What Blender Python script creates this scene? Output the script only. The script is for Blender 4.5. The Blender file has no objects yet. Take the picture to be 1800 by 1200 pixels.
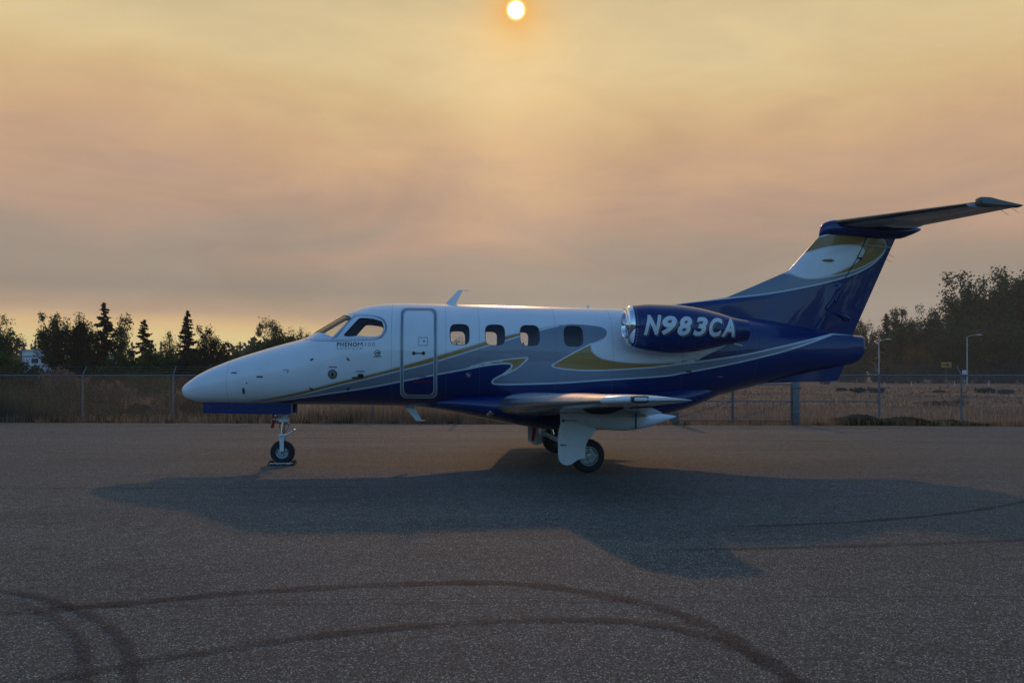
import bpy, bmesh, math, random
import numpy as np
from mathutils import Vector, Matrix
from mathutils.geometry import delaunay_2d_cdt

random.seed(5)
rng = np.random.default_rng(7)
S = bpy.context.scene
C = S.collection
R = math.radians

# ------------------------------------------------------------------ camera
EYE = 1.55                      # eye height over the apron, metres
FPX = 1470.0                    # focal length for an 1800 px wide frame
HOR = 660.0                     # the level of the eye in that frame
cam_d = bpy.data.cameras.new('camera')
cam_d.sensor_width = 36.0
cam_d.lens = 36.0 * FPX / 1800.0
cam_d.shift_y = (HOR - 600.0) / 1800.0
cam_d.clip_start = 0.05
cam_d.clip_end = 6000
cam = bpy.data.objects.new('camera', cam_d)
cam.location = (0, 0, EYE)
cam.rotation_euler = (R(90), 0, 0)
C.objects.link(cam)
S.camera = cam

# ------------------------------------------------------------------ sky, sun, exposure
SUN_DIR = Vector((7 / FPX, 1.0, 642 / FPX)).normalized()
SUN_EL = math.asin(SUN_DIR.z)


def lin(r, g, b):
    f = lambda c: (c / 12.92 if c <= 0.04045 else ((c + 0.055) / 1.055) ** 2.4)
    return (f(r / 255), f(g / 255), f(b / 255), 1.0)


class NT:
    """small helper to write node trees"""
    def __init__(self, tree):
        self.t = tree
        self.n = tree.nodes
        self.l = tree.links

    def new(self, typ, **kw):
        n = self.n.new(typ)
        for k, v in kw.items():
            setattr(n, k, v)
        return n

    def link(self, a, b):
        self.l.new(a, b)

    def put(self, sock, v):
        if hasattr(v, 'is_linked') or isinstance(v, bpy.types.NodeSocket):
            self.l.new(v, sock)
        else:
            sock.default_value = v

    def math(self, op, a, b=None, c=None, clamp=False):
        n = self.n.new('ShaderNodeMath')
        n.operation = op
        n.use_clamp = clamp
        self.put(n.inputs[0], a)
        if b is not None:
            self.put(n.inputs[1], b)
        if c is not None:
            self.put(n.inputs[2], c)
        return n.outputs[0]

    def mix(self, f, a, b, blend='MIX'):
        n = self.n.new('ShaderNodeMix')
        n.data_type = 'RGBA'
        n.blend_type = blend
        self.put(n.inputs[0], f)
        self.put(n.inputs[6], a)
        self.put(n.inputs[7], b)
        return n.outputs[2]

    def ramp(self, f, stops, interp='LINEAR'):
        n = self.n.new('ShaderNodeValToRGB')
        cr = n.color_ramp
        cr.interpolation = interp
        while len(cr.elements) < len(stops):
            cr.elements.new(0.5)
        for e, (p, c) in zip(cr.elements, stops):
            e.position = p
            e.color = c if len(c) == 4 else (*c, 1)
        self.put(n.inputs[0], f)
        return n.outputs[0]

    def step(self, v, lo, hi):
        n = self.n.new('ShaderNodeMapRange')
        n.interpolation_type = 'SMOOTHSTEP'
        n.clamp = True
        self.put(n.inputs[0], v)
        n.inputs[1].default_value = lo
        n.inputs[2].default_value = hi
        return n.outputs[0]

    def noise(self, vec, scale, detail=3, rough=0.55, dist=0.0):
        n = self.n.new('ShaderNodeTexNoise')
        n.inputs['Scale'].default_value = scale
        n.inputs['Detail'].default_value = detail
        n.inputs['Roughness'].default_value = rough
        n.inputs['Distortion'].default_value = dist
        if vec is not None:
            self.l.new(vec, n.inputs['Vector'])
        return n.outputs[0]


world = bpy.data.worlds.new('World')
S.world = world
world.use_nodes = True
w = NT(world.node_tree)
w.n.clear()
w_out = w.new('ShaderNodeOutputWorld')
w_bg = w.new('ShaderNodeBackground')
w_tc = w.new('ShaderNodeTexCoord')
w_dir = w_tc.outputs['Generated']
w_sep = w.new('ShaderNodeSeparateXYZ')
w.link(w_dir, w_sep.inputs[0])
dx, dy, dz = w_sep.outputs
# smoke layers seen towards the sun: long soft streaks
w_map = w.new('ShaderNodeMapping')
w_map.inputs['Rotation'].default_value = (0, R(-14), 0)
w_map.inputs['Scale'].default_value = (1.6, 1.0, 5.0)
w.link(w_dir, w_map.inputs[0])
streak = w.noise(w_map.outputs[0], 1.7, 5, 0.55, 0.9)
soft = w.noise(w_map.outputs[0], 3.4, 4, 0.6, 0.6)
el = w.math('ADD', dz, w.math('MULTIPLY', w.math('SUBTRACT', streak, 0.5), 0.22))
fine = w.math('ADD', dz, w.math('MULTIPLY', w.math('SUBTRACT', streak, 0.5), 0.02))
low_l = w.ramp(fine, [(0.0, lin(244, 228, 160)), (0.040, lin(246, 222, 152)), (0.056, lin(234, 198, 142)),
                      (0.072, lin(192, 164, 136)), (0.098, lin(161, 147, 132)), (0.15, lin(166, 150, 134))])
low_r = w.ramp(fine, [(0.0, lin(178, 162, 144)), (0.04, lin(172, 158, 143)), (0.095, lin(163, 151, 137)),
                      (0.15, lin(166, 150, 134))])
side = w.step(dx, -0.30, -0.04)
low = w.mix(side, low_l, low_r)
high = w.ramp(el, [(0.09, lin(160, 148, 135)), (0.14, lin(168, 150, 134)), (0.19, lin(188, 156, 134)), (0.25, lin(208, 171, 133)),
                   (0.31, lin(217, 187, 139)), (0.36, lin(222, 198, 150)), (0.43, lin(210, 190, 148)),
                   (0.62, lin(176, 174, 164)), (1.0, lin(140, 158, 186))])
front = w.mix(w.step(dz, 0.085, 0.15), low, high)
front = w.mix(1.0, front, w.ramp(soft, [(0.3, (0.94, 0.935, 0.93)), (0.7, (1.05, 1.045, 1.04))]), 'MULTIPLY')
shaft = w.new('ShaderNodeVectorMath', operation='SUBTRACT')
w.link(w_dir, shaft.inputs[0])
shaft.inputs[1].default_value = SUN_DIR - Vector((0, 0, 0.06))
shaft2 = w.new('ShaderNodeVectorMath', operation='MULTIPLY')
w.link(shaft.outputs[0], shaft2.inputs[0])
shaft2.inputs[1].default_value = (1.9, 1.0, 0.8)
shaft3 = w.new('ShaderNodeVectorMath', operation='LENGTH')
w.link(shaft2.outputs[0], shaft3.inputs[0])
sunv = w.new('ShaderNodeVectorMath', operation='DISTANCE')
w.link(w_dir, sunv.inputs[0])
sunv.inputs[1].default_value = SUN_DIR
sd = sunv.outputs['Value']
glow_wide = w.math('EXPONENT', w.math('MULTIPLY', w.math('POWER', w.math('DIVIDE', shaft3.outputs['Value'], 0.17), 2), -1))
glow_near = w.math('EXPONENT', w.math('MULTIPLY', w.math('DIVIDE', sd, 0.025), -1))
front = w.mix(w.math('MULTIPLY', glow_wide, 0.15), front, (0.95, 0.66, 0.30, 1), 'ADD')
front = w.mix(w.math('MULTIPLY', glow_near, 0.95), front, (1.0, 0.42, 0.02, 1))
disc = w.math('SUBTRACT', 1.0, w.step(sd, 0.0074, 0.0094))
rim_ = w.math('SUBTRACT', 1.0, w.step(sd, 0.0085, 0.0125))
front = w.mix(rim_, front, (1.3, 0.95, 0.25, 1))
front = w.mix(disc, front, (6.5, 5.8, 4.2, 1))
# the clearer blue sky away from the sun
nis = w.new('ShaderNodeTexSky')
nis.sky_type = 'NISHITA'
nis.sun_disc = False
nis.sun_elevation = SUN_EL
nis.sun_rotation = math.atan2(SUN_DIR.x, SUN_DIR.y)
nis.air_density = 1.2
nis.dust_density = 0.4
nis.ozone_density = 2.5
back = w.mix(1.0, nis.outputs[0], (0.118, 0.162, 0.200, 1), 'MULTIPLY')
back = w.mix(1.0, back, w.ramp(dz, [(0.0, (0.5, 0.5, 0.5)), (0.55, (1.0, 1.0, 1.0))]), 'MULTIPLY')
tow = w.step(dy, 0.05, 0.80)
sky = w.mix(tow, back, front)
w.link(sky, w_bg.inputs['Color'])
w_bg.inputs['Strength'].default_value = 1.0
w.link(w_bg.outputs[0], w_out.inputs[0])

sun_d = bpy.data.lights.new('sun', 'SUN')
sun_d.energy = 0.72
sun_d.angle = R(1.5)
sun_d.color = (1.0, 0.52, 0.22)
sun = bpy.data.objects.new('sun', sun_d)
sun.rotation_euler = SUN_DIR.to_track_quat('Z', 'Y').to_euler()
sun.location = (0, 60, 40)
C.objects.link(sun)

S.view_settings.view_transform = 'Standard'
S.view_settings.look = 'None'
S.view_settings.exposure = 0.0
S.view_settings.gamma = 1.0
S.view_settings.use_curve_mapping = False
S.cycles.max_bounces = 8
S.cycles.transparent_max_bounces = 24
S.cycles.caustics_reflective = False
S.cycles.caustics_refractive = False


# ------------------------------------------------------------------ measuring helpers
def gp(px, py):
    """ground point seen at a place of the 1800 x 1200 photograph"""
    Y = EYE * FPX / (py - HOR)
    return ((px - 900) / FPX * Y, Y)


YAW = R(5.5)
CY, SY = math.cos(YAW), math.sin(YAW)
JET = (1.045, 15.14)            # midpoint between the main wheels


def loc(px, py, yl=0.0):
    """jet coordinates (x aft, z up) of a point known to lie yl metres off the jet's centre plane"""
    k = (px - 900) / FPX
    x = (k * (JET[1] + yl * CY) - JET[0] + yl * SY) / (CY - k * SY)
    Y = JET[1] + x * SY + yl * CY
    return x, EYE - (py - HOR) / FPX * Y


def pchip(xk, yk, x):
    xk = np.asarray(xk, float)
    yk = np.asarray(yk, float)
    h = np.diff(xk)
    d = np.diff(yk) / h
    m = np.zeros(len(xk))
    m[0], m[-1] = d[0], d[-1]
    for i in range(1, len(xk) - 1):
        if d[i - 1] * d[i] > 0:
            w1, w2 = 2 * h[i] + h[i - 1], h[i] + 2 * h[i - 1]
            m[i] = (w1 + w2) / (w1 / d[i - 1] + w2 / d[i])
    x = np.clip(np.asarray(x, float), xk[0], xk[-1])
    i = np.clip(np.searchsorted(xk, x) - 1, 0, len(h) - 1)
    t = (x - xk[i]) / h[i]
    return ((2 * t**3 - 3 * t**2 + 1) * yk[i] + (t**3 - 2 * t**2 + t) * h[i] * m[i]
            + (-2 * t**3 + 3 * t**2) * yk[i + 1] + (t**3 - t**2) * h[i] * m[i + 1])


def spline(pts, per=8, closed=False):
    """Catmull-Rom through points"""
    P = np.asarray(pts, float)
    n = len(P)
    out = []
    rngi = range(n) if closed else range(n - 1)
    for i in rngi:
        p1, p2 = P[i], P[(i + 1) % n]
        p0 = P[i - 1] if (closed or i > 0) else 2 * p1 - p2
        p3 = P[(i + 2) % n] if (closed or i < n - 2) else 2 * p2 - p1
        for t in np.linspace(0, 1, per, endpoint=False):
            out.append(0.5 * ((2 * p1) + (-p0 + p2) * t + (2 * p0 - 5 * p1 + 4 * p2 - p3) * t * t
                              + (-p0 + 3 * p1 - 3 * p2 + p3) * t**3))
    if not closed:
        out.append(P[-1])
    return np.array(out)


def sdf(poly, pts):
    """signed distance, positive inside"""
    P = np.asarray(poly, float)
    Q = np.roll(P, -1, 0)
    d2 = np.full(len(pts), 1e9)
    ins = np.zeros(len(pts), bool)
    X, Z = pts[:, 0], pts[:, 1]
    for (ax, az), (bx, bz) in zip(P, Q):
        ex, ez = bx - ax, bz - az
        L = ex * ex + ez * ez
        if L < 1e-12:
            continue
        t = np.clip(((X - ax) * ex + (Z - az) * ez) / L, 0, 1)
        d2 = np.minimum(d2, (X - ax - t * ex)**2 + (Z - az - t * ez)**2)
        if az != bz:
            c = ((az > Z) != (bz > Z)) & (X < ex * (Z - az) / ez + ax)
            ins ^= c
    d = np.sqrt(d2)
    return np.where(ins, d, -d)


# ------------------------------------------------------------------ object helpers
def mesh(name, V, Fc, mat, parent=None, smooth=True, attrs=None, sharp=None):
    me = bpy.data.meshes.new(name)
    if isinstance(V, np.ndarray):
        V = V.tolist()
    if isinstance(Fc, np.ndarray):
        Fc = Fc.tolist()
    me.from_pydata(V, [], Fc)
    if smooth:
        me.polygons.foreach_set('use_smooth', np.ones(len(me.polygons), bool))
        if sharp:
            me.set_sharp_from_angle(angle=R(sharp))
    if mat is not None:
        me.materials.append(mat)
    for k, v in (attrs or {}).items():
        a = me.attributes.new(k, 'FLOAT', 'POINT')
        a.data.foreach_set('value', np.asarray(v, np.float32))
    me.update()
    o = bpy.data.objects.new(name, me)
    C.objects.link(o)
    if parent:
        o.parent = parent
    return o


def empty(name, at=(0, 0, 0), rz=0.0):
    o = bpy.data.objects.new(name, None)
    o.empty_display_size = 0.3
    o.location = at
    o.rotation_euler = (0, 0, rz)
    C.objects.link(o)
    return o


def tag(o, label=None, cat=None, group=None, kind=None):
    for k, v in (('label', label), ('category', cat), ('group', group), ('kind', kind)):
        if v:
            o[k] = v
    return o


def copy_tree(o, parent=None):
    c = o.copy()
    C.objects.link(c)
    if parent:
        c.parent = parent
        c.matrix_parent_inverse = o.matrix_parent_inverse.copy()
    for ch in list(o.children):
        copy_tree(ch, c)
    return c


class MB:
    """collects shapes into one mesh"""
    def __init__(self):
        self.v = []
        self.f = []

    def add(self, V, Fc):
        b = len(self.v)
        self.v += [tuple(p) for p in V]
        self.f += [[i + b for i in f] for f in Fc]
        return self

    def box(self, lo, hi, bev=0.0, M=None):
        bm = bmesh.new()
        bmesh.ops.create_cube(bm, size=1.0)
        for vv in bm.verts:
            vv.co = Vector([lo[i] + (vv.co[i] + 0.5) * (hi[i] - lo[i]) for i in range(3)])
        if bev:
            bmesh.ops.bevel(bm, geom=bm.edges[:], offset=bev, segments=2, affect='EDGES', profile=0.6)
        if M is not None:
            bm.transform(M)
        bm.verts.index_update()
        self.add([x.co[:] for x in bm.verts], [[x.index for x in f.verts] for f in bm.faces])
        bm.free()
        return self

    def tube(self, a, b, r0, r1=None, n=10, cap=True):
        a, b = Vector(a), Vector(b)
        r1 = r0 if r1 is None else r1
        d = (b - a).normalized()
        u = d.orthogonal().normalized()
        q = d.cross(u)
        V = []
        for p, r in ((a, r0), (b, r1)):
            for i in range(n):
                t = 2 * math.pi * i / n
                V.append(p + (u * math.cos(t) + q * math.sin(t)) * r)
        Fc = [[i, (i + 1) % n, n + (i + 1) % n, n + i] for i in range(n)]
        if cap:
            Fc += [list(range(n))[::-1], list(range(n, 2 * n))]
        return self.add(V, Fc)

    def path(self, pts, r, n=8):
        for i in range(len(pts) - 1):
            ra = r[i] if isinstance(r, (list, tuple)) else r
            rb = r[i + 1] if isinstance(r, (list, tuple)) else r
            self.tube(pts[i], pts[i + 1], ra, rb, n)
        return self

    def lathe(self, prof, axis_at=(0, 0, 0), axis='y', n=36, closed=False):
        """profile of (along, radius)"""
        V, Fc = [], []
        m = len(prof)
        for i in range(n):
            t = 2 * math.pi * i / n
            for s, r in prof:
                a, b = r * math.cos(t), r * math.sin(t)
                p = {'x': (s, a, b), 'y': (a, s, b), 'z': (a, b, s)}[axis]
                V.append((p[0] + axis_at[0], p[1] + axis_at[1], p[2] + axis_at[2]))
        last = m if closed else m - 1
        for i in range(n):
            j = (i + 1) % n
            for k in range(last):
                k2 = (k + 1) % m
                Fc.append([i * m + k, i * m + k2, j * m + k2, j * m + k])
        return self.add(V, Fc)

    def plate(self, outline, y0, y1, dome=0.0):
        """outline of (x, z) given thickness along y"""
        n = len(outline)
        V = [(x, y0, z) for x, z in outline] + [(x, y1, z) for x, z in outline]
        Fc = [list(range(n)), list(range(2 * n - 1, n - 1, -1))]
        Fc += [[i, n + i, n + (i + 1) % n, (i + 1) % n] for i in range(n)]
        return self.add(V, Fc)

    def build(self, name, mat, parent=None, smooth=True, sharp=35):
        return mesh(name, self.v, self.f, mat, parent, smooth, None, sharp if smooth else None)


# ------------------------------------------------------------------ materials
MATS = {}


def mat(name, col, rough=0.5, metal=0.0, coat=0.0, spec=0.5, var=0.0, vscale=8.0, bump=0.0, bscale=60.0):
    m = bpy.data.materials.new(name)
    m.use_nodes = True
    t = NT(m.node_tree)
    b = t.n['Principled BSDF']
    b.inputs['Roughness'].default_value = rough
    b.inputs['Metallic'].default_value = metal
    b.inputs['Coat Weight'].default_value = coat
    b.inputs['Coat Roughness'].default_value = 0.04
    b.inputs['Specular IOR Level'].default_value = spec
    tc = t.new('ShaderNodeTexCoord').outputs['Object']
    col = (*col, 1)
    if var:
        nz = t.noise(tc, vscale, 5, 0.6)
        k = t.ramp(nz, [(0.3, (1 - var,) * 3), (0.7, (1 + var,) * 3)])
        t.link(t.mix(1.0, col, k, 'MULTIPLY'), b.inputs['Base Color'])
        t.link(t.math('ADD', t.math('MULTIPLY', nz, 0.2), rough - 0.1), b.inputs['Roughness'])
    else:
        b.inputs['Base Color'].default_value = col
    if bump:
        bp = t.new('ShaderNodeBump')
        bp.inputs['Strength'].default_value = bump
        bp.inputs['Distance'].default_value = 0.01
        t.link(t.noise(tc, bscale, 3), bp.inputs['Height'])
        t.link(bp.outputs[0], b.inputs['Normal'])
    MATS[name] = m
    return m


WHITE_C, BLUE_C, GREY_C, GOLD_C, PIN_C = (0.80, 0.80, 0.80), (0.0010, 0.022, 0.120), (0.20, 0.235, 0.28), (0.34, 0.205, 0.058), (0.62, 0.64, 0.66)
M_white = mat('white paint', WHITE_C, 0.28, 0, 0.6, var=0.03, vscale=3)
M_blue = mat('blue paint', BLUE_C, 0.25, 0, 0.5, 0.35, var=0.04, vscale=3)
M_grey = mat('grey paint', GREY_C, 0.3, 0, 0.7, var=0.03, vscale=3)
M_pale = mat('pale trim paint', PIN_C, 0.35, 0, 0.5, var=0.03)
M_silver = mat('polished metal', (0.86, 0.86, 0.87), 0.07, 1.0, var=0.03, vscale=20)
M_boot = mat('leading edge metal', (0.50, 0.49, 0.47), 0.30, 0.85, var=0.06, vscale=6)
M_steel = mat('gear metal', (0.55, 0.56, 0.58), 0.32, 0.9, var=0.15, vscale=25)
M_alu = mat('gear white enamel', (0.68, 0.69, 0.70), 0.4, 0, 0.2, var=0.12, vscale=14)
M_dark = mat('dark mechanism', (0.025, 0.025, 0.027), 0.6, 0, var=0.3, vscale=20)
M_rubber = mat('tyre rubber', (0.016, 0.016, 0.017), 0.75, 0, var=0.3, vscale=30, bump=0.2, bscale=120)
M_wheel = mat('wheel alloy', (0.42, 0.43, 0.44), 0.38, 0.8, var=0.12, vscale=30)
M_red = mat('red ribbon cloth', (0.36, 0.012, 0.012), 0.7, 0, var=0.2, vscale=30)
M_liner = mat('cabin lining', (0.10, 0.105, 0.115), 0.8, 0, var=0.1)
M_seat = mat('cabin seat leather', (0.06, 0.05, 0.045), 0.6, 0, var=0.15)
M_boot_dark = mat('black de-icing boot', (0.03, 0.03, 0.03), 0.35, 0, 0.2, var=.1)
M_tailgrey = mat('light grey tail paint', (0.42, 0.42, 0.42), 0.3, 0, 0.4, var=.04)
M_horn = mat('dark grey horn paint', (0.085, 0.09, 0.09), 0.35, 0, 0.4, var=.06)
M_rubberseal = mat('black seal', (0.012, 0.012, 0.014), 0.5)
M_ink = mat('dark blue lettering', (0.006, 0.009, 0.045), 0.35, 0, 0.5)
M_greyink = mat('grey lettering', (0.12, 0.13, 0.15), 0.4, 0, 0.4)
M_redink = mat('red lettering', (0.25, 0.02, 0.02), 0.4)
M_reg = mat('silver lettering', (0.70, 0.72, 0.75), 0.32, 0.0, 0.6, var=0.03)
M_shade = mat('gold lettering edge', (0.22, 0.19, 0.13), 0.35, 0.2, 0.6)
M_galv = mat('galvanised steel', (0.17, 0.18, 0.19), 0.5, 0.5, var=0.2, vscale=12)
M_lamp = mat('pale galvanised lamp steel', (0.42, 0.43, 0.43), 0.5, 0.3, var=.1)
M_wire = mat('netting wire', (0.36, 0.37, 0.37), 0.5, 0.4, var=.2)
M_lens = mat('lamp lens', (0.7, 0.7, 0.68), 0.05, 0, 1.0)
M_wood = mat('weathered wood pole', (0.09, 0.07, 0.055), 0.9, var=0.25, vscale=10)


def glass(name, tint=(0.86, 0.86, 0.86), gloss=1.0):
    m = bpy.data.materials.new(name)
    m.use_nodes = True
    t = NT(m.node_tree)
    t.n.clear()
    o = t.new('ShaderNodeOutputMaterial')
    tr = t.new('ShaderNodeBsdfTransparent')
    tr.inputs[0].default_value = (*tint, 1)
    g = t.new('ShaderNodeBsdfGlossy')
    g.inputs['Roughness'].default_value = 0.02
    lw = t.new('ShaderNodeLayerWeight')
    lw.inputs[0].default_value = 0.5
    f5 = t.math('POWER', lw.outputs['Facing'], 5)
    mx = t.new('ShaderNodeMixShader')
    t.link(t.math('ADD', t.math('MULTIPLY', f5, 0.9 * gloss), 0.06 * gloss), mx.inputs[0])
    t.link(tr.outputs[0], mx.inputs[1])
    t.link(g.outputs[0], mx.inputs[2])
    t.link(mx.outputs[0], o.inputs[0])
    return m


M_glass = glass('window glass')


def attr(t, name):
    n = t.new('ShaderNodeAttribute')
    n.attribute_name = name
    return n.outputs['Fac']


def paint(name):
    """aircraft paint: the scheme's fields are signed distances (metres) stored on the mesh"""
    m = bpy.data.materials.new(name)
    m.use_nodes = True
    t = NT(m.node_tree)
    b = t.n['Principled BSDF']
    tc = t.new('ShaderNodeTexCoord').outputs['Object']
    c = (*WHITE_C, 1)
    e = 0.004
    on = lambda a: t.step(attr(t, a), -e, e)
    c = t.mix(on('f_grey'), c, (*GREY_C, 1))
    c = t.mix(on('f_gold'), c, (*GOLD_C, 1))
    c = t.mix(on('f_blue'), c, (*BLUE_C, 1))
    pin = None
    for a, wd in (('f_grey', 0.011), ('f_gold', 0.011), ('f_blue', 0.013)):
        p = t.math('SUBTRACT', 1.0, t.step(t.math('ABSOLUTE', attr(t, a)), wd - e, wd + e))
        pin = p if pin is None else t.math('MAXIMUM', pin, p)
    pin = t.math('MULTIPLY', pin, on('f_pin'))
    c = t.mix(pin, c, (*PIN_C, 1))
    fr = attr(t, 'f_frame')
    c = t.mix(t.step(fr, -e, e), c, (0.72, 0.75, 0.80, 1))
    edge = t.math('SUBTRACT', 1.0, t.step(t.math('ABSOLUTE', fr), 0.004, 0.009))
    c = t.mix(t.math('MULTIPLY', edge, 0.75), c, (0.05, 0.07, 0.16, 1))
    nz = t.noise(tc, 2.5, 5, 0.6)
    c = t.mix(1.0, c, t.ramp(nz, [(0.3, (0.96,) * 3), (0.7, (1.03,) * 3)]), 'MULTIPLY')
    t.link(c, b.inputs['Base Color'])
    b.inputs['Roughness'].default_value = 0.28
    b.inputs['Coat Weight'].default_value = 0.55
    b.inputs['Specular IOR Level'].default_value = 0.35
    b.inputs['Coat Roughness'].default_value = 0.03
    bp = t.new('ShaderNodeBump')
    bp.inputs['Strength'].default_value = 0.06
    bp.inputs['Distance'].default_value = 0.02
    t.link(t.noise(tc, 1.6, 2), bp.inputs['Height'])
    t.link(bp.outputs[0], b.inputs['Normal'])
    return m


M_scheme = paint('aircraft paint scheme')

# ------------------------------------------------------------------ ground materials
def asphalt():
    m = bpy.data.materials.new('coarse asphalt')
    m.use_nodes = True
    t = NT(m.node_tree)
    b = t.n['Principled BSDF']
    tc = t.new('ShaderNodeTexCoord').outputs['Object']
    v = t.new('ShaderNodeTexVoronoi')
    v.inputs['Scale'].default_value = 118
    t.link(tc, v.inputs['Vector'])
    vs = t.new('ShaderNodeSeparateColor')
    t.link(v.outputs['Color'], vs.inputs[0])
    grain = t.ramp(vs.outputs[0], [(0.0, (0.016, 0.016, 0.017)), (0.45, (0.050, 0.050, 0.051)), (0.8, (0.088, 0.087, 0.086)),
                                   (0.92, (0.15, 0.149, 0.146)), (1.0, (0.33, 0.326, 0.32))])
    gap = t.step(v.outputs['Distance'], 0.30, 0.75)
    c = t.mix(t.math('MULTIPLY', gap, 0.7), grain, (0.018, 0.018, 0.018, 1))
    mid = t.noise(tc, 5, 6, 0.65)
    c = t.mix(1.0, c, t.ramp(mid, [(0.25, (0.78,) * 3), (0.75, (1.22,) * 3)]), 'MULTIPLY')
    c = t.mix(1.0, c, (1.98, 2.13, 1.86, 1), 'MULTIPLY')
    mp = t.new('ShaderNodeMapping')
    mp.inputs['Scale'].default_value = (0.12, 0.5, 1)
    t.link(tc, mp.inputs[0])
    big = t.noise(mp.outputs[0], 1.0, 5, 0.6, 0.3)
    c = t.mix(1.0, c, t.ramp(big, [(0.3, (0.80, 0.79, 0.78)), (0.7, (1.18, 1.18, 1.18))]), 'MULTIPLY')
    stain = t.noise(tc, 0.55, 4, 0.6, 0.4)
    c = t.mix(t.math('MULTIPLY', t.step(stain, 0.60, 0.75), 0.35), c, (0.03, 0.029, 0.028, 1))
    t.link(c, b.inputs['Base Color'])
    b.inputs['Roughness'].default_value = 0.8
    b.inputs['Specular IOR Level'].default_value = 0.22
    bp = t.new('ShaderNodeBump')
    bp.inputs['Strength'].default_value = 0.7
    bp.inputs['Distance'].default_value = 0.006
    h = t.math('SUBTRACT', 1.0, v.outputs['Distance'])
    t.link(t.math('ADD', h, t.math('MULTIPLY', vs.outputs[1], 0.6)), bp.inputs['Height'])
    t.link(bp.outputs[0], b.inputs['Normal'])
    return m


def soil(name, a, bcol, scale=0.6):
    m = bpy.data.materials.new(name)
    m.use_nodes = True
    t = NT(m.node_tree)
    b = t.n['Principled BSDF']
    tc = t.new('ShaderNodeTexCoord').outputs['Object']
    n1 = t.noise(tc, scale, 8, 0.68, 0.4)
    n2 = t.noise(tc, scale * 12, 5, 0.7)
    mp = t.new('ShaderNodeMapping')
    mp.inputs['Scale'].default_value = (0.035, 0.2, 1)
    t.link(tc, mp.inputs[0])
    n3 = t.noise(mp.outputs[0], 1.0, 4, 0.55, 0.6)
    c = t.mix(t.step(n1, 0.35, 0.65), (*a, 1), (*bcol, 1))
    c = t.mix(t.step(n3, 0.5, 0.66), c, (0.13, 0.10, 0.058, 1))
    c = t.mix(1.0, c, t.ramp(n2, [(0.3, (0.65,) * 3), (0.7, (1.3,) * 3)]), 'MULTIPLY')
    t.link(c, b.inputs['Base Color'])
    b.inputs['Roughness'].default_value = 0.95
    b.inputs['Specular IOR Level'].default_value = 0.1
    bp = t.new('ShaderNodeBump')
    bp.inputs['Strength'].default_value = 0.8
    bp.inputs['Distance'].default_value = 0.08
    t.link(n2, bp.inputs['Height'])
    t.link(bp.outputs[0], b.inputs['Normal'])
    return m


def decal(name, col, amount, scale):
    """rubber or tar on the asphalt: 'edge' is 1 along the middle and 0 at the rim"""
    m = bpy.data.materials.new(name)
    m.use_nodes = True
    t = NT(m.node_tree)
    b = t.n['Principled BSDF']
    b.inputs['Base Color'].default_value = (*col, 1)
    b.inputs['Roughness'].default_value = 0.8
    b.inputs['Specular IOR Level'].default_value = 0.2
    tc = t.new('ShaderNodeTexCoord').outputs['Object']
    n = t.noise(tc, scale, 4, 0.7)
    g = t.noise(tc, 60, 2, 0.6)
    a = t.math('MULTIPLY', t.step(attr(t, 'edge'), 0.0, 0.8), t.math('MULTIPLY', t.step(n, 0.05, 0.6), amount))
    a = t.math('MULTIPLY', a, t.step(g, 0.25, 0.6))
    brk = t.noise(tc, 1.1, 5, 0.75)
    a = t.math('MULTIPLY', a, t.math('ADD', 0.5, t.math('MULTIPLY', t.step(brk, 0.36, 0.64), 0.5)))
    t.link(a, b.inputs['Alpha'])
    return m


M_asphalt = asphalt()
M_field = soil('dry field soil', (0.225, 0.150, 0.092), (0.16, 0.106, 0.066))
M_dirt = soil('pale gravel track', (0.28, 0.23, 0.16), (0.22, 0.18, 0.13), 1.5)
M_skid = decal('tyre rubber marks', (0.034, 0.035, 0.036), 0.74, 3.0)
M_tar = decal('tar seam', (0.03, 0.016, 0.012), 0.85, 2.0)


def leafmat(name, col, trans=0.35, var=0.45):
    m = bpy.data.materials.new(name)
    m.use_nodes = True
    t = NT(m.node_tree)
    t.n.clear()
    o = t.new('ShaderNodeOutputMaterial')
    gm = t.new('ShaderNodeNewGeometry')
    k = t.ramp(gm.outputs['Random Per Island'], [(0.0, tuple(c * (1 - var) for c in col)), (0.6, col), (1.0, tuple(min(1, c * (1 + var)) for c in col))])
    d = t.new('ShaderNodeBsdfDiffuse')
    tr = t.new('ShaderNodeBsdfTranslucent')
    mx = t.new('ShaderNodeMixShader')
    mx.inputs[0].default_value = trans
    t.link(k, d.inputs[0])
    t.link(k, tr.inputs[0])
    t.link(d.outputs[0], mx.inputs[1])
    t.link(tr.outputs[0], mx.inputs[2])
    t.link(mx.outputs[0], o.inputs[0])
    return m


L_dark = leafmat('dark evergreen needles', (0.030, 0.038, 0.020), 0.15)
L_broad = leafmat('dull green leaves', (0.062, 0.098, 0.032), 0.3)
L_olive = leafmat('olive leaves', (0.105, 0.108, 0.040), 0.35)
L_yellow = leafmat('yellowing leaves', (0.16, 0.12, 0.035), 0.4)
L_straw = leafmat('dry straw', (0.34, 0.25, 0.15), 0.5, 0.4)
L_brown = leafmat('brown weed stalks', (0.22, 0.155, 0.10), 0.45, 0.4)
L_green = leafmat('green weeds', (0.055, 0.062, 0.024), 0.3, 0.5)
M_bark = mat('bark', (0.055, 0.045, 0.036), 0.95, var=0.35, vscale=6)

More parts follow.
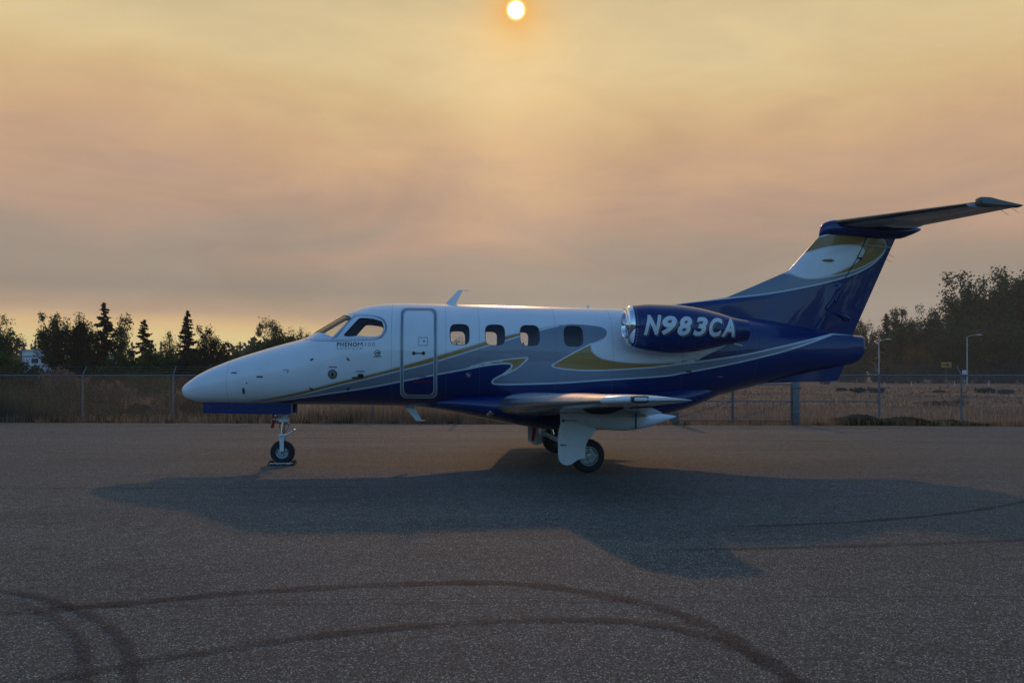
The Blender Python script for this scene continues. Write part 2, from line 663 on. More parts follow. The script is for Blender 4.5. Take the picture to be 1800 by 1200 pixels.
# ------------------------------------------------------------------ the ground
def sheet(name, xs, ys, zf, m):
    X, Y = np.meshgrid(xs, ys)
    V = np.stack([X.ravel(), Y.ravel(), zf(X, Y).ravel()], 1)
    nx, ny = len(xs), len(ys)
    i = np.arange(nx * ny).reshape(ny, nx)
    Fc = np.stack([i[:-1, :-1].ravel(), i[:-1, 1:].ravel(), i[1:, 1:].ravel(), i[1:, :-1].ravel()], 1)
    o = mesh(name, V, Fc, m)
    return tag(o, kind='structure')


def edge_y(x):                  # far edge of the apron
    return 26.6 - 0.065 * x


def field_z(X, Y):
    w0 = np.clip((Y - edge_y(X) - 1.0) / 6.0, 0, 1)
    z = -0.03 + w0 * (0.05 * np.sin(X * 0.31 + Y * 0.2) + 0.05 * np.sin(X * 0.13 - Y * 0.37 + 1.3))
    far = np.clip((Y - 36) / 20, 0, 1) * np.clip((-X - 4) / 14, 0, 1)
    return z + 0.35 * far


fx = np.concatenate([-np.geomspace(700, 60, 14), np.linspace(-56, 56, 90), np.geomspace(60, 700, 14)])
fy = np.concatenate([np.linspace(-120, 20, 8), np.linspace(23, 60, 60), np.geomspace(61, 900, 36)])
sheet('ground', fx, fy, lambda X, Y: np.where(Y < 25, -0.03, field_z(X, Y)), M_field)

ax_ = np.linspace(-90, 90, 361)
V, Fc = [], []
rag = np.convolve(rng.normal(0, 1, 361), np.ones(3) / 3, 'same') * 0.07
for x, g in zip(ax_, rag):
    V += [(x, -60, 0), (x, 26.0 - 0.065 * x, 0), (x, edge_y(x) + g, 0.0), (x, edge_y(x) + g + 0.03, -0.06)]
for i in range(360):
    for k in range(3):
        a = i * 4 + k
        Fc.append([a, a + 4, a + 5, a + 1])
apron = tag(mesh('apron', V, Fc, M_asphalt, smooth=False), kind='structure')


def strip(name, pts, width, m, parent, z=0.004):
    P = spline([gp(*p) for p in pts], 14)
    T = np.gradient(P, axis=0)
    T /= np.linalg.norm(T, axis=1)[:, None]
    N = np.stack([-T[:, 1], T[:, 0]], 1)
    V, Fc, E = [], [], []
    n = len(P)
    for i in range(n):
        taper = min(1.0, i / (0.15 * n), (n - 1 - i) / (0.15 * n)) if n > 4 else 1
        wv = width * (0.85 + 0.15 * math.sin(i * 0.7))
        for k, e in ((-1, 0), (-0.5, 0.8), (0, 1), (0.5, 0.8), (1, 0)):
            q = P[i] + N[i] * wv * 0.5 * k
            V.append((q[0], q[1], z))
            E.append(e * taper)
    for i in range(n - 1):
        for k in range(4):
            a = i * 5 + k
            Fc.append([a, a + 1, a + 6, a + 5])
    return mesh(name, V, Fc, m, parent, attrs={'edge': E})


strip('tyre_mark', [(-420, 1125), (0, 1080), (200, 1062), (450, 1040), (700, 1027), (900, 1025), (1080, 1050), (1200, 1082), (1300, 1132), (1400, 1205), (1450, 1290)], 0.22, M_skid, apron, 0.004)
strip('tyre_mark', [(-100, 1240), (60, 1200), (250, 1165), (500, 1125), (700, 1103), (900, 1091), (1080, 1091), (1200, 1107), (1300, 1140), (1400, 1195), (1460, 1260)], 0.18, M_skid, apron, 0.008)
strip('tyre_mark', [(-60, 1030), (60, 1048), (150, 1078), (210, 1120), (230, 1170), (225, 1240)], 0.13, M_skid, apron, 0.012)
strip('tyre_mark', [(30, 1060), (100, 1090), (140, 1130), (150, 1180), (140, 1240)], 0.12, M_skid, apron, 0.016)
strip('tyre_mark', [(1240, 926), (1400, 922), (1550, 914), (1700, 899), (1800, 882), (1950, 850)], 0.16, M_skid, apron, 0.004)
strip('tyre_mark', [(1150, 968), (1400, 962), (1650, 955), (1900, 944)], 0.16, M_skid, apron, 0.008)
strip('pavement_seam', [(-300, 1071), (0, 1067), (450, 1060), (900, 1056), (1400, 1054), (1800, 1053), (2100, 1053)], 0.035, M_tar, apron, 0.020)
strip('pavement_seam', [(-300, 860), (0, 859), (240, 858), (520, 857), (700, 857)], 0.05, M_tar, apron, 0.004)
strip('pavement_seam', [(300, 771), (700, 770), (1100, 772), (1500, 776), (2000, 780)], 0.10, M_tar, apron, 0.004)

# ------------------------------------------------------------------ the jet
jet = tag(empty('business_jet', (JET[0], JET[1], 0), YAW),
          'small white and deep blue twin-engine jet with grey and gold swooshes on the apron', 'jet')

top_px = [(320, 686), (321.5, 680.5), (325, 676), (332, 670.5), (350, 658), (380, 643.5), (420, 628.5), (460, 616), (500, 604.5),
          (528, 597.2), (543, 591.5), (560, 581), (580, 569), (600, 557.5), (616, 549), (632, 542.5), (652, 537.5), (680, 534.6), (720, 534),
          (800, 535.5), (900, 538), (1000, 541), (1090, 543), (1200, 548), (1300, 556), (1360, 565), (1430, 578), (1460, 585), (1500, 589.5), (1509, 590.5)]
bot_px = [(320, 686), (321.5, 692), (325, 697), (332, 701), (350, 705.5), (380, 708.5), (440, 710), (520, 710.5), (600, 711), (680, 712.5),
          (760, 715), (840, 716), (940, 716), (1060, 716), (1140, 714), (1210, 706), (1250, 697), (1300, 684), (1330, 676.5), (1400, 660),
          (1450, 650), (1486, 642.5), (1499, 637.5), (1505, 632), (1509, 625)]
NX = loc(*top_px[0])[0]
NZ = loc(*top_px[0])[1]
TX = loc(1509, 600)[0]


def tab(px):
    P = np.array([loc(*p) for p in px])
    return np.sqrt(np.maximum(P[:, 0] - NX, 0)), P[:, 1]


TT, TB = tab(top_px), tab(bot_px)
wid_x = [NX, NX + .02, NX + .06, NX + .15, NX + .35, -6.0, -5.4, -4.8, -4.2, -3.6, -3.0, -2.0, 1.0, 2.0, 2.8, 3.6, 4.4, 5.1, 5.45, TX]
wid_w = [0, .055, .100, .165, .265, .395, .525, .635, .73, .80, .845, .87, .87, .84, .75, .62, .475, .33, .27, .24]
WU = np.sqrt(np.maximum(np.array(wid_x) - NX, 0))


def prof(x):
    u = np.sqrt(np.maximum(np.asarray(x, float) - NX, 0))
    zt, zb, ww = pchip(*TT, u), pchip(*TB, u), pchip(WU, wid_w, u)
    ex = 2.0 + 0.25 * np.clip((np.asarray(x) - NX) / 2.5, 0, 1)
    ex = ex + 1.0 * np.clip((np.asarray(x) - TX + 1.2) / 1.2, 0, 1)
    return zt, zb, ww, ex


def skin(x, th, off=0.0):
    """near side point (y negative) of the fuselage; th is 0 on top, pi underneath"""
    x, th = np.asarray(x, float), np.asarray(th, float)

    def raw(x, th):
        zt, zb, ww, ex = prof(x)
        c, s = np.cos(th), np.sin(th)
        zm, hh = (zt + zb) / 2, (zt - zb) / 2
        y = -ww * np.sign(s) * np.abs(s)**(2 / ex)
        return np.stack([x + 0 * th, y, zm + hh * np.sign(c) * np.abs(c)**(2 / ex)], -1)
    p = raw(x, th)
    if np.any(np.asarray(off) != 0):
        e = 0.004
        dxv = raw(np.clip(x + e, NX + 1e-4, TX), th) - raw(np.clip(x - e, NX + 1e-4, TX), th)
        dtv = raw(x, th + e) - raw(x, th - e)
        n = np.cross(dxv, dtv)
        n /= np.maximum(np.linalg.norm(n, axis=-1, keepdims=True), 1e-12)
        ctr = p - np.stack([x + 0 * th, 0 * x, (prof(x)[0] + prof(x)[1]) / 2], -1)
        n *= np.sign((n * ctr).sum(-1, keepdims=True))
        p = p + n * np.asarray(off)[..., None] if np.ndim(off) else p + n * off
    return p


def th_of(x, z):
    zt, zb, ww, ex = prof(x)
    q = np.clip((z - (zt + zb) / 2) / ((zt - zb) / 2), -1, 1)
    c = np.sign(q) * np.abs(q)**(ex / 2)
    return np.arccos(c)


def on_skin(px, py):
    """(x, z) on the near flank for a place in the photograph"""
    yl = -0.7
    for _ in range(6):
        x, z = loc(px, py, yl)
        xc = min(max(x, NX + 0.01), TX - 0.01)
        yl = float(skin(xc, th_of(xc, z))[1])
    return x, z


def flank(pts, per=6, closed=False):
    P = [on_skin(*p) for p in pts]
    return spline(P, per, closed) if per else np.array(P)


# --- the paint scheme, traced as curves on the flank
c_L1 = flank([(430, 709.5), (470, 706.5), (502, 702.8), (525, 699.3), (592, 689.5), (650, 680.6), (700, 671), (761, 659.2), (794, 653.2), (825, 647.5), (852, 642.3), (875, 639.4), (893, 638.8), (899.5, 640.5), (900, 644), (896, 648.5), (884, 657.6), (873, 663.5), (867, 667.5), (865, 671), (867.5, 674.3), (886, 675.6), (920, 675), (988, 672.7), (1050, 668.4), (1162, 661.3), (1204, 654.6), (1275, 641.6), (1350, 624.6), (1400, 610.5), (1463, 587.5)], 5)
c_L2 = flank([(1463, 586.5), (1400, 603), (1350, 614.5), (1300, 625), (1218, 637), (1162, 644), (1105, 648.3), (1048, 651), (1009, 650), (977.5, 646), (970, 641.8)], 5)
c_goldB = flank([(440, 708), (457, 706), (525, 695), (592, 678), (650, 664.4), (698, 652.4), (761, 637), (861, 606.3), (888, 599), (913, 591), (948, 580.8), (975, 574.2), (1000, 570)], 5)
c_goldT = flank([(440, 706.5), (457, 702.5), (525, 688.5), (592, 671), (650, 657.5), (698, 645), (761, 627), (852, 600), (888, 590), (913, 584.3), (948, 577), (970, 572.8), (1000, 569)], 5)
c_aft = flank([(970, 641.8), (992, 629), (1026, 610.5), (1054, 598.5), (1063, 592.5), (1067, 586), (1065, 579.5), (1055, 574.3), (1031, 571), (1000, 569.5)], 5)
f_grey = np.concatenate([c_L1, c_L2, c_aft, c_goldB[::-1]])
f_gold1 = np.concatenate([c_goldT, c_goldB[::-1]])
f_gold2 = flank([(815, 649.5), (830, 643.4), (852.5, 637.2), (886, 632), (930, 627.6), (925.5, 633), (920, 637.6), (912, 645), (902, 651), (884, 660), (884, 650), (890, 640), (860, 641.5)], 0)
f_gold3 = np.concatenate([flank([(970, 641.8), (992, 629), (1026, 610.5), (1040, 602.8)], 4),
                          flank([(1040, 602.8), (1039.5, 613), (1045.5, 622), (1060, 630), (1091, 635.4), (1133, 638), (1176, 636.5), (1218, 629.5), (1250, 617.5), (1290, 596)], 5),
                          flank([(1296, 597), (1272, 607.5), (1246, 621), (1218, 633.5), (1190, 640), (1162, 644), (1105, 648.3), (1048, 651), (1009, 650), (977.5, 646), (970, 641.8)], 5)])
zlow, zhigh = -1.0, 6.0
f_blueA = np.concatenate([c_L1, [(TX + 1, c_L1[-1, 1]), (TX + 1, zlow), (NX - 0.2, zlow), (NX - .2, 0.9), (c_L1[0, 0] - 0.6, 1.01)]])
f_blueB = np.concatenate([flank([(1150, 645.5), (1162, 644), (1190, 640), (1218, 633.5), (1246, 621), (1272, 607.5), (1296, 592)], 5),
                          [loc(1290, 565, -.5), loc(1215, 556, -.4), loc(1170, 550, -.2), loc(1150, 535, 0)],
                          [(3.0, zhigh), (TX + 1, zhigh), (TX + 1, c_L2[0, 1])],
                          c_L2[:len(c_L2) - 21]])
f_pinoff = np.array([on_skin(980, 577), on_skin(985, 560), on_skin(1085, 560), on_skin(1085, 588), on_skin(1058, 596), on_skin(1040, 590)])
f_frame = flank([(537, 597), (560, 599), (588, 599.6), (620, 598.4), (661, 596.6), (672, 592.5), (679, 583), (680, 573), (676, 563), (669, 557.5), (658, 554.8), (632, 552.4), (620, 552), (608, 550.5)], 0)
f_frame = np.concatenate([f_frame, [(loc(604, 549)[0], 3.2), (loc(535, 590)[0], 3.2)]])


def scheme(V):
    """the scheme's fields at points (both flanks carry the same design)"""
    Q = np.stack([V[:, 0], V[:, 2]], 1)
    gold = np.maximum(np.maximum(sdf(f_gold1, Q), sdf(f_gold2, Q)), sdf(f_gold3, Q))
    blue = np.maximum(sdf(f_blueA, Q), sdf(f_blueB, Q))
    grey = sdf(f_grey, Q)
    return {'f_grey': grey, 'f_gold': np.minimum(gold, -blue), 'f_blue': blue,
            'f_pin': -sdf(f_pinoff, Q), 'f_frame': sdf(f_frame, Q)}


# --- skin of the fuselage with real window openings
xs = np.concatenate([NX + np.array([.0006, .003, .008, .016, .028, .044, .064, .09, .12, .15, .18, .21]), np.arange(NX + .24, TX - .03, .025), [TX - .02, TX - .008, TX]])
M2 = 90
N = len(xs)
TH = np.linspace(0, math.pi, M2 + 1)


def corners_round(poly, r=0.25, n=5):
    """rounds the corners of a polygon (quadratic)"""
    P = np.asarray(poly, float)
    out = []
    for i in range(len(P)):
        a, b, c = P[i - 1], P[i], P[(i + 1) % len(P)]
        p, q = b + (a - b) * r, b + (c - b) * r
        for t in np.linspace(0, 1, n):
            out.append((1 - t)**2 * p + 2 * t * (1 - t) * b + t * t * q)
    return np.array(out)


def xt(P):
    P = np.asarray(P, float)
    return np.stack([P[:, 0], th_of(P[:, 0], P[:, 1])], 1)


def superell(cx, cz, hw, hh, n=4.0, k=48):
    a = np.linspace(0, 2 * math.pi, k, endpoint=False)
    return np.stack([cx + hw * np.sign(np.cos(a)) * np.abs(np.cos(a))**(2 / n), cz + hh * np.sign(np.sin(a)) * np.abs(np.sin(a))**(2 / n)], 1)


windows = []                    # (name, outline in (x, th))
for px0, px1, py0, py1 in ((790.5, 825.5, 569.3, 606.5), (852.5, 887.8, 570.2, 607.2), (913.8, 948.6, 571.2, 608), (991, 1025, 572.5, 609.3)):
    a, b = on_skin(px0, (py0 + py1) / 2), on_skin(px1, (py0 + py1) / 2)
    c, d = on_skin((px0 + px1) / 2, py0), on_skin((px0 + px1) / 2, py1)
    windows.append(('cabin_window', xt(superell((a[0] + b[0]) / 2, (c[1] + d[1]) / 2, (b[0] - a[0]) / 2, (c[1] - d[1]) / 2, 3.6))))
cw = flank([(601.5, 591.5), (618, 573), (632, 558.2), (658, 560.2), (672, 565), (675, 576), (670, 588), (661, 591.2)], 0)
windows.append(('cockpit_window', xt(corners_round(cw, 0.22))))
br, tr_ = on_skin(584, 592.6), on_skin(618.5, 559)
br, tr_ = xt([br])[0], xt([tr_])[0]
xl0, xl1 = loc(546, 590)[0], loc(604, 557)[0]
ws = [(xl0, 0.11), (xl1, 0.07), (tr_[0] * .5 + xl1 * .5 - .03, tr_[1] * .5 + .02), tuple(tr_), tuple((br + tr_) / 2), tuple(br), ((br[0] + xl0) / 2 - .03, br[1] * .55)]
windows.append(('windshield', corners_round(ws, 0.16)))
windows = [(n_, np.asarray(o_)) for n_, o_ in windows]


def dense(P, d=.028):
    """points added along the long edges of a closed outline"""
    P = np.asarray(P, float)
    out = []
    for p, q in zip(P, np.roll(P, -1, 0)):
        k = max(1, int(np.ceil(np.linalg.norm(q - p) / d)))
        out += [p + (q - p) * t for t in np.linspace(0, 1, k, endpoint=False)]
    return np.array(out)


def wkey(P):
    Q = np.asarray(P, float).copy()
    Q[:, 1] *= 0.85
    return Q


def centroid(P):
    P = np.asarray(P, float)
    Q = np.roll(P, -1, 0)
    cr = P[:, 0] * Q[:, 1] - Q[:, 0] * P[:, 1]
    return ((P + Q) * cr[:, None]).sum(0) / (3 * cr.sum())


def tube_skin(holes_near, holes_far, off=0.0, x_lo=None, x_hi=None):
    """fuselage-shaped shell, off metres outside the skin, with openings; returns vertices and faces"""
    ii = [i for i in range(N) if (x_lo is None or xs[i] >= x_lo) and (x_hi is None or xs[i] <= x_hi)]
    n = len(ii)
    Xg, Tg = np.meshgrid(xs[ii], TH, indexing='ij')
    near = skin(Xg, Tg, off)
    W2 = 2 * M2
    grid = np.zeros((n, W2, 3))
    grid[:, :M2 + 1] = near
    far = near[:, 1:M2][:, ::-1].copy()
    far[..., 1] *= -1
    grid[:, M2 + 1:] = far
    grid[:, 0, 1] = 0
    grid[:, M2, 1] = 0
    V = grid.reshape(-1, 3)
    keep = np.ones((n - 1, W2), bool)
    extraV, extraF = [], []
    base = len(V)
    for side, holes in ((0, holes_near), (1, holes_far)):
        boxes = []
        for name, ol, grow in holes:
            c = centroid(ol)
            P = dense(c + (np.asarray(ol) - c) * grow)
            i0 = max(0, int(np.searchsorted(xs[ii], P[:, 0].min() - .03)) - 1)
            i1 = min(n - 1, int(np.searchsorted(xs[ii], P[:, 0].max() + .03)) + 1)
            j0 = max(1, int(np.floor(P[:, 1].min() / math.pi * M2 - 0.6)))
            j1 = int(np.ceil(P[:, 1].max() / math.pi * M2 + 0.6))
            for bx in boxes:            # neighbours that overlap share one patch
                if i0 <= bx[1] and i1 >= bx[0]:
                    bx[0], bx[1], bx[2], bx[3] = min(i0, bx[0]), max(i1, bx[1]), min(j0, bx[2]), max(j1, bx[3])
                    bx[4].append(P)
                    break
            else:
                boxes.append([i0, i1, j0, j1, [P]])
        for i0, i1, j0, j1, polys in boxes:
            jj = lambda j: j if side == 0 else (W2 - j) % W2
            for j in range(j0, j1):
                keep[i0:i1, j if side == 0 else W2 - 1 - j] = False
            loop = [(i, j0) for i in range(i0, i1)] + [(i1, j) for j in range(j0, j1)] + [(i, j1) for i in range(i1, i0, -1)] + [(i0, j) for j in range(j1, j0, -1)]
            pts = [(xs[ii][i], TH[j]) for i, j in loop]
            edges = [(k, (k + 1) % len(loop)) for k in range(len(loop))]
            for P in polys:
                st = len(pts)
                pts += [tuple(p) for p in P]
                edges += [(st + k, st + (k + 1) % len(P)) for k in range(len(P))]
            inner = np.array([(xs[ii][i], TH[j]) for i in range(i0 + 1, i1) for j in range(j0 + 1, j1)])
            ok = np.ones(len(inner), bool)
            for P in polys:
                ok &= sdf(wkey(P), wkey(inner)) < -.010
            pts += [tuple(p) for p in inner[ok]]
            co = [Vector((p[0], p[1] * .85)) for p in pts]
            ov, _, of, src, _, _ = delaunay_2d_cdt(co, edges, [], 0, 1e-7)
            uv = np.array([(v[0], v[1] / .85) for v in ov])
            q = skin(uv[:, 0], uv[:, 1], off)
            if side:
                q[:, 1] *= -1
            ids = []
            for k, s_ in enumerate(src):
                g = [t for t in s_ if t < len(loop)]
                if g:
                    i, j = loop[g[0]]
                    ids.append(i * W2 + jj(j))
                else:
                    ids.append(base + len(extraV))
                    extraV.append(q[k].tolist())
            cen = np.array([uv[f].mean(0) for f in of])
            good = np.ones(len(of), bool)
            for P in polys:
                good &= sdf(P, cen) < 0
            for f, g in zip(of, good):
                if g:
                    t = [ids[k] for k in f]
                    extraF.append(t[::-1] if side == 0 else t)
    ci, cj = np.nonzero(keep)
    cj2 = (cj + 1) % W2
    Fc = np.stack([ci * W2 + cj, ci * W2 + cj2, (ci + 1) * W2 + cj2, (ci + 1) * W2 + cj], 1).tolist()
    Fc += extraF
    if x_lo is None:
        Fc.append(list(range(W2))[::-1])
    if x_hi is None:
        Fc.append([(n - 1) * W2 + j for j in range(W2)])
    return np.concatenate([V, np.array(extraV).reshape(-1, 3)]) if extraV else V, Fc


hs = [(n_, o_, 1.0) for n_, o_ in windows]
V, Fc = tube_skin(hs, hs)
fus = mesh('fuselage', V, Fc, M_scheme, jet, attrs=scheme(V), sharp=50)

# cabin lining just inside the skin: the openings are a little smaller, so each window has a reveal
hl = [(n_, o_, 0.90 if n_ == 'cabin_window' else 0.94) for n_, o_ in windows]
V, Fc = tube_skin(hl, [h for i, h in enumerate(hl) if i != 3], -0.075, loc(520, 600)[0], 1.6)
mesh('cabin_lining', V, Fc, M_liner, jet)


def fan(outline, off, rings=(1.0, 0.75, 0.5, 0.25), side=-1, grow=1.0):
    """closed patch on the skin inside an (x, th) outline"""
    P = np.asarray(outline, float)
    c = centroid(P)
    V, Fc = [], []
    K = len(P)
    for r in rings:
        q = c + (P - c) * r * grow
        s = skin(q[:, 0], q[:, 1], off)
        s[:, 1] *= -side
        V += s.tolist()
    s = skin(c[0], c[1], off)
    V.append([s[0], s[1] * -side, s[2]])
    for i in range(len(rings) - 1):
        for k in range(K):
            k2 = (k + 1) % K
            Fc.append([i * K + k, i * K + k2, (i + 1) * K + k2, (i + 1) * K + k])
    b = (len(rings) - 1) * K
    Fc += [[b + k, b + (k + 1) % K, len(V) - 1] for k in range(K)]
    return np.array(V), Fc


def ring(outer, inner, off, side=-1, steps=3, rim=0.0, lo=None):
    """band on the skin between two outlines with the same number of points; lo: offset of the inner edge"""
    A, B = np.asarray(outer, float), np.asarray(inner, float)
    K = len(A)
    V, Fc = [], []
    for s_ in range(steps + 1):
        t = s_ / steps
        q = A * (1 - t) + B * t
        o_ = off if lo is None else off * (1 - t) + lo * t
        p = skin(q[:, 0], q[:, 1], o_)
        p[:, 1] *= -side
        V += p.tolist()
    for s_ in range(steps):
        for k in range(K):
            k2 = (k + 1) % K
            Fc.append([s_ * K + k, s_ * K + k2, (s_ + 1) * K + k2, (s_ + 1) * K + k])
    return np.array(V), Fc


for side in (-1, 1):
    for n_, ol in windows:
        ol = dense(ol)
        V, Fc = fan(ol, -0.012, side=side, grow=1.02)
        pane = mesh(n_, V, Fc, M_glass, jet)
        P = np.asarray(ol)
        c = centroid(P)
        inn = c + (P - c) * (0.90 if n_ == 'cabin_window' else 0.94)
        V, Fc = ring(P, inn, -0.001, side, 4, lo=-0.078)
        mesh('window_frame', V, Fc, M_rubberseal, pane)

# seats, glare shield and cabin bulkhead that show through the windows
for y in (-.34, .34):
    for x in (-3.05, -1.45, 0.05):
        st_ = MB().box((x - .08, y - .2, 1.36), (x + .08, y + .2, 1.98), 0.06).build('seat_back', M_seat, jet)
        MB().box((x - .5, y - .2, 1.30), (x - .085, y + .2, 1.44), 0.05).build('seat_cushion', M_seat, st_)


def slice_plate(name, x, off, m_, parent, thick=.04):
    th = np.linspace(0, math.pi, 40)
    s = skin(np.full(40, x), th, off)
    P = [(p[1], p[2]) for p in s] + [(-p[1], p[2]) for p in s[-2:0:-1]]
    n = len(P)
    V = [(x, a_, b_) for a_, b_ in P] + [(x + thick, a_, b_) for a_, b_ in P]
    Fc = [list(range(n)), list(range(2 * n - 1, n - 1, -1))] + [[i, n + i, n + (i + 1) % n, (i + 1) % n] for i in range(n)]
    return mesh(name, V, Fc, m_, parent, smooth=False)


slice_plate('aft_bulkhead', 1.42, -.085, M_liner, jet)
gx = loc(556, 590)[0]
MB().box((gx + .02, -.38, 1.7), (gx + .42, .38, 2.06), 0.08).build('glare_shield', M_dark, jet)
MB().box((-3.6, -.36, 1.20), (1.38, .36, 1.24)).build('cabin_floor', M_liner, jet)

# --- entrance door, with its frame band
dx0, dx1 = on_skin(703, 620)[0], on_skin(768.5, 620)[0]
dz1, dz0 = on_skin(735, 541.5)[1], on_skin(735, 699)[1]
dx0 += .0
k_ = 34
band = 0.062


def rrect(x0, x1, z0, z1, r, n=8, m=26):
    out = []
    for cx, cz, a0 in ((x1 - r, z1 - r, 0), (x0 + r, z1 - r, 90), (x0 + r, z0 + r, 180), (x1 - r, z0 + r, 270)):
        for a in np.linspace(a0, a0 + 90, n):
            out.append((cx + r * math.cos(R(a)), cz + r * math.sin(R(a))))
    P = np.array(out)
    # even spacing along the straight sides
    Q = np.roll(P, -1, 0)
    res = []
    for p, q in zip(P, Q):
        L = np.linalg.norm(q - p)
        s_ = m if L > 0.5 * (z1 - z0) else (10 if L > 0.15 else 1)
        for t in np.linspace(0, 1, s_, endpoint=False):
            res.append(p + (q - p) * t)
    return np.array(res)


d_out = rrect(dx0, dx1, dz0, dz1, 0.10)
cx_, cz_ = (dx0 + dx1) / 2, (dz0 + dz1) / 2
hw_, hh_ = (dx1 - dx0) / 2, (dz1 - dz0) / 2
shrink = lambda P, b: np.stack([cx_ + (P[:, 0] - cx_) * (hw_ - b) / hw_, cz_ + (P[:, 1] - cz_) * (hh_ - b) / hh_], 1)
d_in = shrink(d_out, band)
V, Fc = fan(xt(shrink(d_out, band - .006)), 0.005, rings=np.linspace(1, 0.03, 44))
door = mesh('cabin_door', V, Fc, M_scheme, jet, attrs=scheme(V))
V, Fc = ring(xt(d_out), xt(d_in), 0.004, steps=4)
mesh('door_frame', V, Fc, M_grey, jet)
for P, Q, nm in ((d_out, shrink(d_out, .010), 'door_trim'), (shrink(d_in, -.010), d_in, 'door_trim')):
    V, Fc = ring(xt(P), xt(Q), 0.008, steps=1)
    mesh(nm, V, Fc, M_pale, jet)


def bar_on_skin(pts, width, off, thick=0.012, per=6):
    """raised bar following the flank through (x, z) points"""
    P = spline(pts, per)
    T = np.gradient(P, axis=0)
    T /= np.linalg.norm(T, axis=1)[:, None]
    Nn = np.stack([-T[:, 1], T[:, 0]], 1)
    a, b = P + Nn * width / 2, P - Nn * width / 2
    rows = [skin(q[:, 0], th_of(q[:, 0], q[:, 1]), o_) for q, o_ in ((a, off), (a, off + thick), (b, off + thick), (b, off))]
    n = len(P)
    V = np.concatenate(rows)
    Fc = []
    for k in range(3):
        for i in range(n - 1):
            Fc.append([k * n + i, k * n + i + 1, (k + 1) * n + i + 1, (k + 1) * n + i])
    Fc += [[0, n, 2 * n, 3 * n], [n - 1, 2 * n - 1, 3 * n - 1, 4 * n - 1][::-1]]
    return V, Fc


def spot(name, px, py, rx, rz, m_, parent, off=0.004, n=2.0):
    x, z = on_skin(px, py)
    V, Fc = fan(xt(superell(x, z, rx, rz, n, 28)), off)
    return mesh(name, V, Fc, m_, parent)


def line(name, pts, width, m_, parent, off=0.003):
    V, Fc = bar_on_skin([on_skin(*p) for p in pts], width, off - .003, .005)
    return mesh(name, V, Fc, m_, parent, smooth=False)


hd = line('door_handle', [(727, 620.7), (745, 620.7)], 0.016, M_dark, door, 0.010)
spot('handle_boss', 727.5, 620.7, .028, .03, M_dark, door, 0.016)
spot('handle_boss', 744.5, 620.7, .028, .03, M_dark, door, 0.016)
spot('keyhole', 745.3, 599.5, .014, .016, M_dark, door, 0.010)
for a, b in (((736, 593), (751.5, 593)), ((751.5, 593), (751.5, 607)), ((751.5, 607), (736, 607)), ((736, 607), (736, 593))):
    line('access_panel_seam', [a, b], 0.007, M_greyink, door, 0.009)

# --- small fittings on the nose and flank
for px, py, rx, rz in ((584.5, 657.5, .078, .082),):
    s_ = spot('baggage_lock', px, py, rx, rz, M_greyink, jet, .004)
    spot('lock_ring', px, py, rx * .72, rz * .72, M_boot, s_, .008)
    spot('lock_slot', px, py, rx * .22, rz * .5, M_dark, s_, .012)
spot('static_port', 663.5, 620, .052, .052, M_greyink, jet, .004)
spot('static_plate', 663.5, 620, .036, .036, M_white, jet, .008)
line('static_slot', [(661, 620), (667, 620)], .022, M_dark, jet, .012)
line('warning_line', [(656.5, 626.5), (671, 626.2)], .014, M_greyink, jet)
spot('angle_vane_base', 634, 660.5, .05, .038, M_dark, jet, .004, 3)
line('angle_vane', [(619, 663), (628, 662.2), (638, 662)], .022, M_dark, jet, .03)
for px, py, w_, h_ in ((456.5, 662, .11, .026), (411.5, 655, .10, .02)):
    spot('nose_vent', px, py, w_ / 2, h_ / 2, M_dark, jet, .004, 6)
spot('nose_probe', 428.5, 686.5, .018, .05, M_dark, jet, .012, 3)
spot('latch', 506, 653, .012, .014, M_dark, jet, .004)
line('latch_bar', [(497, 650), (508, 649.6)], .010, M_greyink, jet)
spot('latch', 433.5, 673, .012, .014, M_dark, jet, .004)
for pts in ([(546, 634), (548, 631.5), (551, 631)], [(609, 630), (612.5, 631), (613.5, 634)], [(544.5, 680.5), (547, 683.5), (550, 683)], [(609, 683), (612, 684), (613.5, 681)]):
    line('baggage_door_hinge', pts, .022, M_dark, jet, .006)
for px, py, ln in ((585, 645, 14), (633.5, 652.5, 15)):
    line('small_placard', [(px - ln / 2, py), (px + ln / 2, py)], .014, M_redink if px < 600 else M_greyink, jet)
for i in range(4):
    line('small_placard', [(736 + i * 3.4, 661.5), (737.8 + i * 3.4, 661.5)], .03, M_greyink, door, .010)
line('rescue_placard', [(726, 670.5), (757, 669.8)], .016, M_redink, door, .010)
s_ = spot('fuel_cap', 823.5, 658.8, .046, .046, M_greyink, jet, .004)
spot('cap_ring', 823.5, 658.8, .030, .030, M_blue, s_, .008)
line('cap_bar', [(820.5, 656.5), (825.5, 660)], .016, M_pale, s_, .012)
for px, py in ((1210, 652.5), (1266, 662)):
    spot('drain_mast', px, py, .06, .014, M_redink if px < 1250 else M_greyink, jet, .006, 3)
for px in (402, 688, 784, 843, 978, 1078, 1200, 1330):
    xr = on_skin(px, 640)[0]
    th = np.linspace(.12, 2.75, 60)
    a_, b_ = skin(np.full(60, xr - .0016), th, .0012), skin(np.full(60, xr + .0016), th, .0012)
    V = np.concatenate([a_, b_])
    mesh('panel_seam', V, [[i, i + 1, 61 + i, 60 + i] for i in range(59)], M_greyink, jet)
